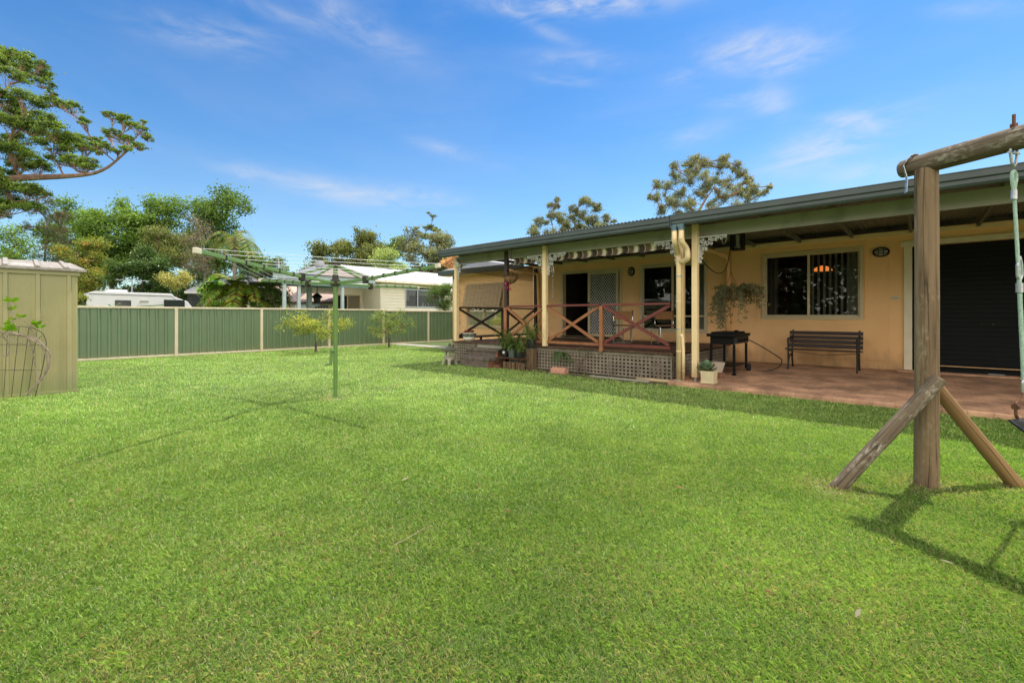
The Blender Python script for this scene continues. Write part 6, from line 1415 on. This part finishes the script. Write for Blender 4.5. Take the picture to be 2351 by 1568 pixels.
# ------------------------------------------------------------------ sky, sun, camera
SKYTINT = ((.55, .63, .61), (.45, .57, .61), (.265, .465, .61), (.15, .385, .60), (.13, .35, .60))
EL = R(64); sdir = Vector((math.cos(EL)*.984, -math.cos(EL)*.181, math.sin(EL)))
w = bpy.data.worlds.new('World'); sc.world = w; w.use_nodes = True; nt = w.node_tree; N = nt.nodes; L_ = nt.links; N.clear()
out = N.new('ShaderNodeOutputWorld'); bg = N.new('ShaderNodeBackground'); L_.new(bg.outputs[0], out.inputs[0]); bg.inputs[1].default_value = .30
sky = N.new('ShaderNodeTexSky'); sky.sky_type = 'NISHITA'; sky.sun_disc = False; sky.sun_elevation = EL; sky.sun_rotation = math.atan2(sdir.x, sdir.y); sky.air_density = 1.0; sky.dust_density = .6; sky.ozone_density = 1.6
tc = N.new('ShaderNodeTexCoord'); sp = N.new('ShaderNodeSeparateXYZ'); L_.new(tc.outputs['Generated'], sp.inputs[0])
def mth(op, a, b=None, c=None):
    m = N.new('ShaderNodeMath'); m.operation = op
    for i, v in enumerate((a, b, c)):
        if v is None: continue
        if isinstance(v, (int, float)): m.inputs[i].default_value = v
        else: L_.new(v, m.inputs[i])
    return m.outputs[0]
az = mth('ARCTAN2', sp.outputs[1], sp.outputs[0]); el = mth('ARCSINE', sp.outputs[2])
cb = N.new('ShaderNodeCombineXYZ'); L_.new(az, cb.inputs[0]); L_.new(el, cb.inputs[1])
def fibre(scale, sx, sy, rot, dist, lo, hi):
    mp = N.new('ShaderNodeMapping'); mp.inputs['Scale'].default_value = (sx, sy, 1); mp.inputs['Rotation'].default_value = (0, 0, R(rot)); L_.new(cb.outputs[0], mp.inputs[0])
    n1 = N.new('ShaderNodeTexNoise'); n1.inputs['Scale'].default_value = scale; n1.inputs['Detail'].default_value = 9; n1.inputs['Roughness'].default_value = .6; n1.inputs['Distortion'].default_value = dist; L_.new(mp.outputs[0], n1.inputs[0])
    mr = N.new('ShaderNodeMapRange'); mr.interpolation_type = 'SMOOTHSTEP'; mr.inputs[1].default_value = lo; mr.inputs[2].default_value = hi; L_.new(n1.outputs['Fac'], mr.inputs[0]); return mr.outputs[0]
fib = mth('MULTIPLY_ADD', fibre(9, .8, 2.3, -12, .8, .30, .72), .8, mth('MULTIPLY', fibre(26, .7, 2.2, -20, .5, .3, .75), .3))
# wisps of cirrus: where each hangs (azimuth, elevation, spreads, lean) and how thick it is
WISPS = [(0.581, 0.592, 0.197, 0.017, -0.06, 0.75), (0.676, 0.566, 0.086, 0.012, -0.35, 0.35), (0.233, 0.474, 0.096, 0.030, -0.10, 0.75), (0.189, 0.441, 0.063, 0.011, -0.05, 0.40), (0.122, 0.298, 0.097, 0.030, 0.22, 0.80), (0.207, 0.386, 0.032, 0.029, -0.30, 0.45), (0.084, 0.332, 0.049, 0.012, -0.28, 0.45), (0.278, 0.403, 0.047, 0.013, -0.10, 0.30), (0.581, 0.506, 0.112, 0.016, -0.12, 0.30), (0.619, 0.475, 0.085, 0.009, -0.12, 0.25), (1.073, 0.549, 0.127, 0.028, -0.28, 0.40), (1.315, 0.475, 0.106, 0.027, 0.10, 0.38), (1.217, 0.534, 0.127, 0.013, -0.10, 0.25), (1.106, 0.252, 0.107, 0.022, -0.12, 0.50), (0.931, 0.248, 0.110, 0.023, -0.05, 0.42), (1.253, 0.263, 0.043, 0.012, -0.05, 0.40), (0.857, 0.342, 0.085, 0.014, -0.25, 0.28), (0.060, 0.243, 0.065, 0.020, -0.05, 0.40), (0.342, 0.353, 0.066, 0.020, 0.10, 0.35), (-0.067, 0.441, 0.056, 0.011, -0.30, 0.25), (0.375, 0.455, 0.042, 0.015, -0.10, 0.25)]
tot = 0.0
for (a0, e0_, sa, se, lean_, k_) in WISPS:
    da = mth('SUBTRACT', az, a0); de = mth('SUBTRACT', el, e0_); de2 = mth('MULTIPLY_ADD', da, lean_, de)
    q2 = mth('ADD', mth('POWER', mth('ABSOLUTE', mth('DIVIDE', da, sa)), 2.0), mth('POWER', mth('ABSOLUTE', mth('DIVIDE', de2, se)), 2.0))
    tot = mth('MULTIPLY_ADD', mth('EXPONENT', mth('MULTIPLY', q2, -1.0)), k_, tot)
haze = mth('MULTIPLY', fibre(3.2, .6, 2.0, 8, .4, .35, .8), .10)
fw = mth('ADD', mth('MULTIPLY', sp.outputs[0], SA), mth('MULTIPLY', sp.outputs[1], CA))   # unseen bright cloud added behind the viewer to fill the shade
fill_veil = mth('MULTIPLY', mth('SMOOTH_MIN', mth('MAXIMUM', mth('MULTIPLY_ADD', fw, -1.0, .40), 0.0), 1.0, .2), .8)
cf = mth('MINIMUM', mth('ADD', mth('MULTIPLY', tot, fib), haze), .85)
gr = N.new('ShaderNodeValToRGB'); L_.new(sp.outputs[2], gr.inputs[0])
for i_, (p_, c_) in enumerate(((0.0, SKYTINT[0]), (.10, SKYTINT[1]), (.34, SKYTINT[2]), (.57, SKYTINT[3]), (1.0, SKYTINT[4]))):
    e_ = gr.color_ramp.elements[i_] if i_ < 2 else gr.color_ramp.elements.new(p_)
    e_.position = p_; e_.color = (*c_, 1)
tn = N.new('ShaderNodeMixRGB'); tn.blend_type = 'MULTIPLY'; tn.inputs[0].default_value = 1; L_.new(sky.outputs[0], tn.inputs[1]); L_.new(gr.outputs[0], tn.inputs[2])
mx = N.new('ShaderNodeMixRGB'); L_.new(cf, mx.inputs[0]); L_.new(tn.outputs[0], mx.inputs[1]); mx.inputs[2].default_value = (2.8, 2.8, 2.85, 1)
mv = N.new('ShaderNodeMixRGB'); L_.new(fill_veil, mv.inputs[0]); L_.new(mx.outputs[0], mv.inputs[1]); mv.inputs[2].default_value = (10.6, 9.7, 8.4, 1); L_.new(mv.outputs[0], bg.inputs[0])
sl = bpy.data.lights.new('sun', 'SUN'); sl.energy = 5.0; sl.angle = R(.55); sl.color = (1, .95, .86); so = bpy.data.objects.new('sun', sl); COL.objects.link(so); so.rotation_mode = 'QUATERNION'; so.rotation_quaternion = (-sdir).to_track_quat('-Z', 'Y'); so.location = (10, -4, 20)
cd = bpy.data.cameras.new('camera'); cd.sensor_width = 36; cd.lens = 36*FPX/2351; cd.shift_y = -(784-HY)/2351; cd.clip_start = .05; cd.clip_end = 2000
co = bpy.data.objects.new('camera', cd); COL.objects.link(co); co.location = (0, 0, EYE); co.rotation_euler = (R(90), 0, math.atan2(CA, SA)-PI/2); sc.camera = co
sc.view_settings.view_transform = 'Standard'; sc.view_settings.look = 'None'; sc.view_settings.exposure = 0
sc.cycles.max_bounces = 8; sc.cycles.transparent_max_bounces = 16; sc.cycles.diffuse_bounces = 5
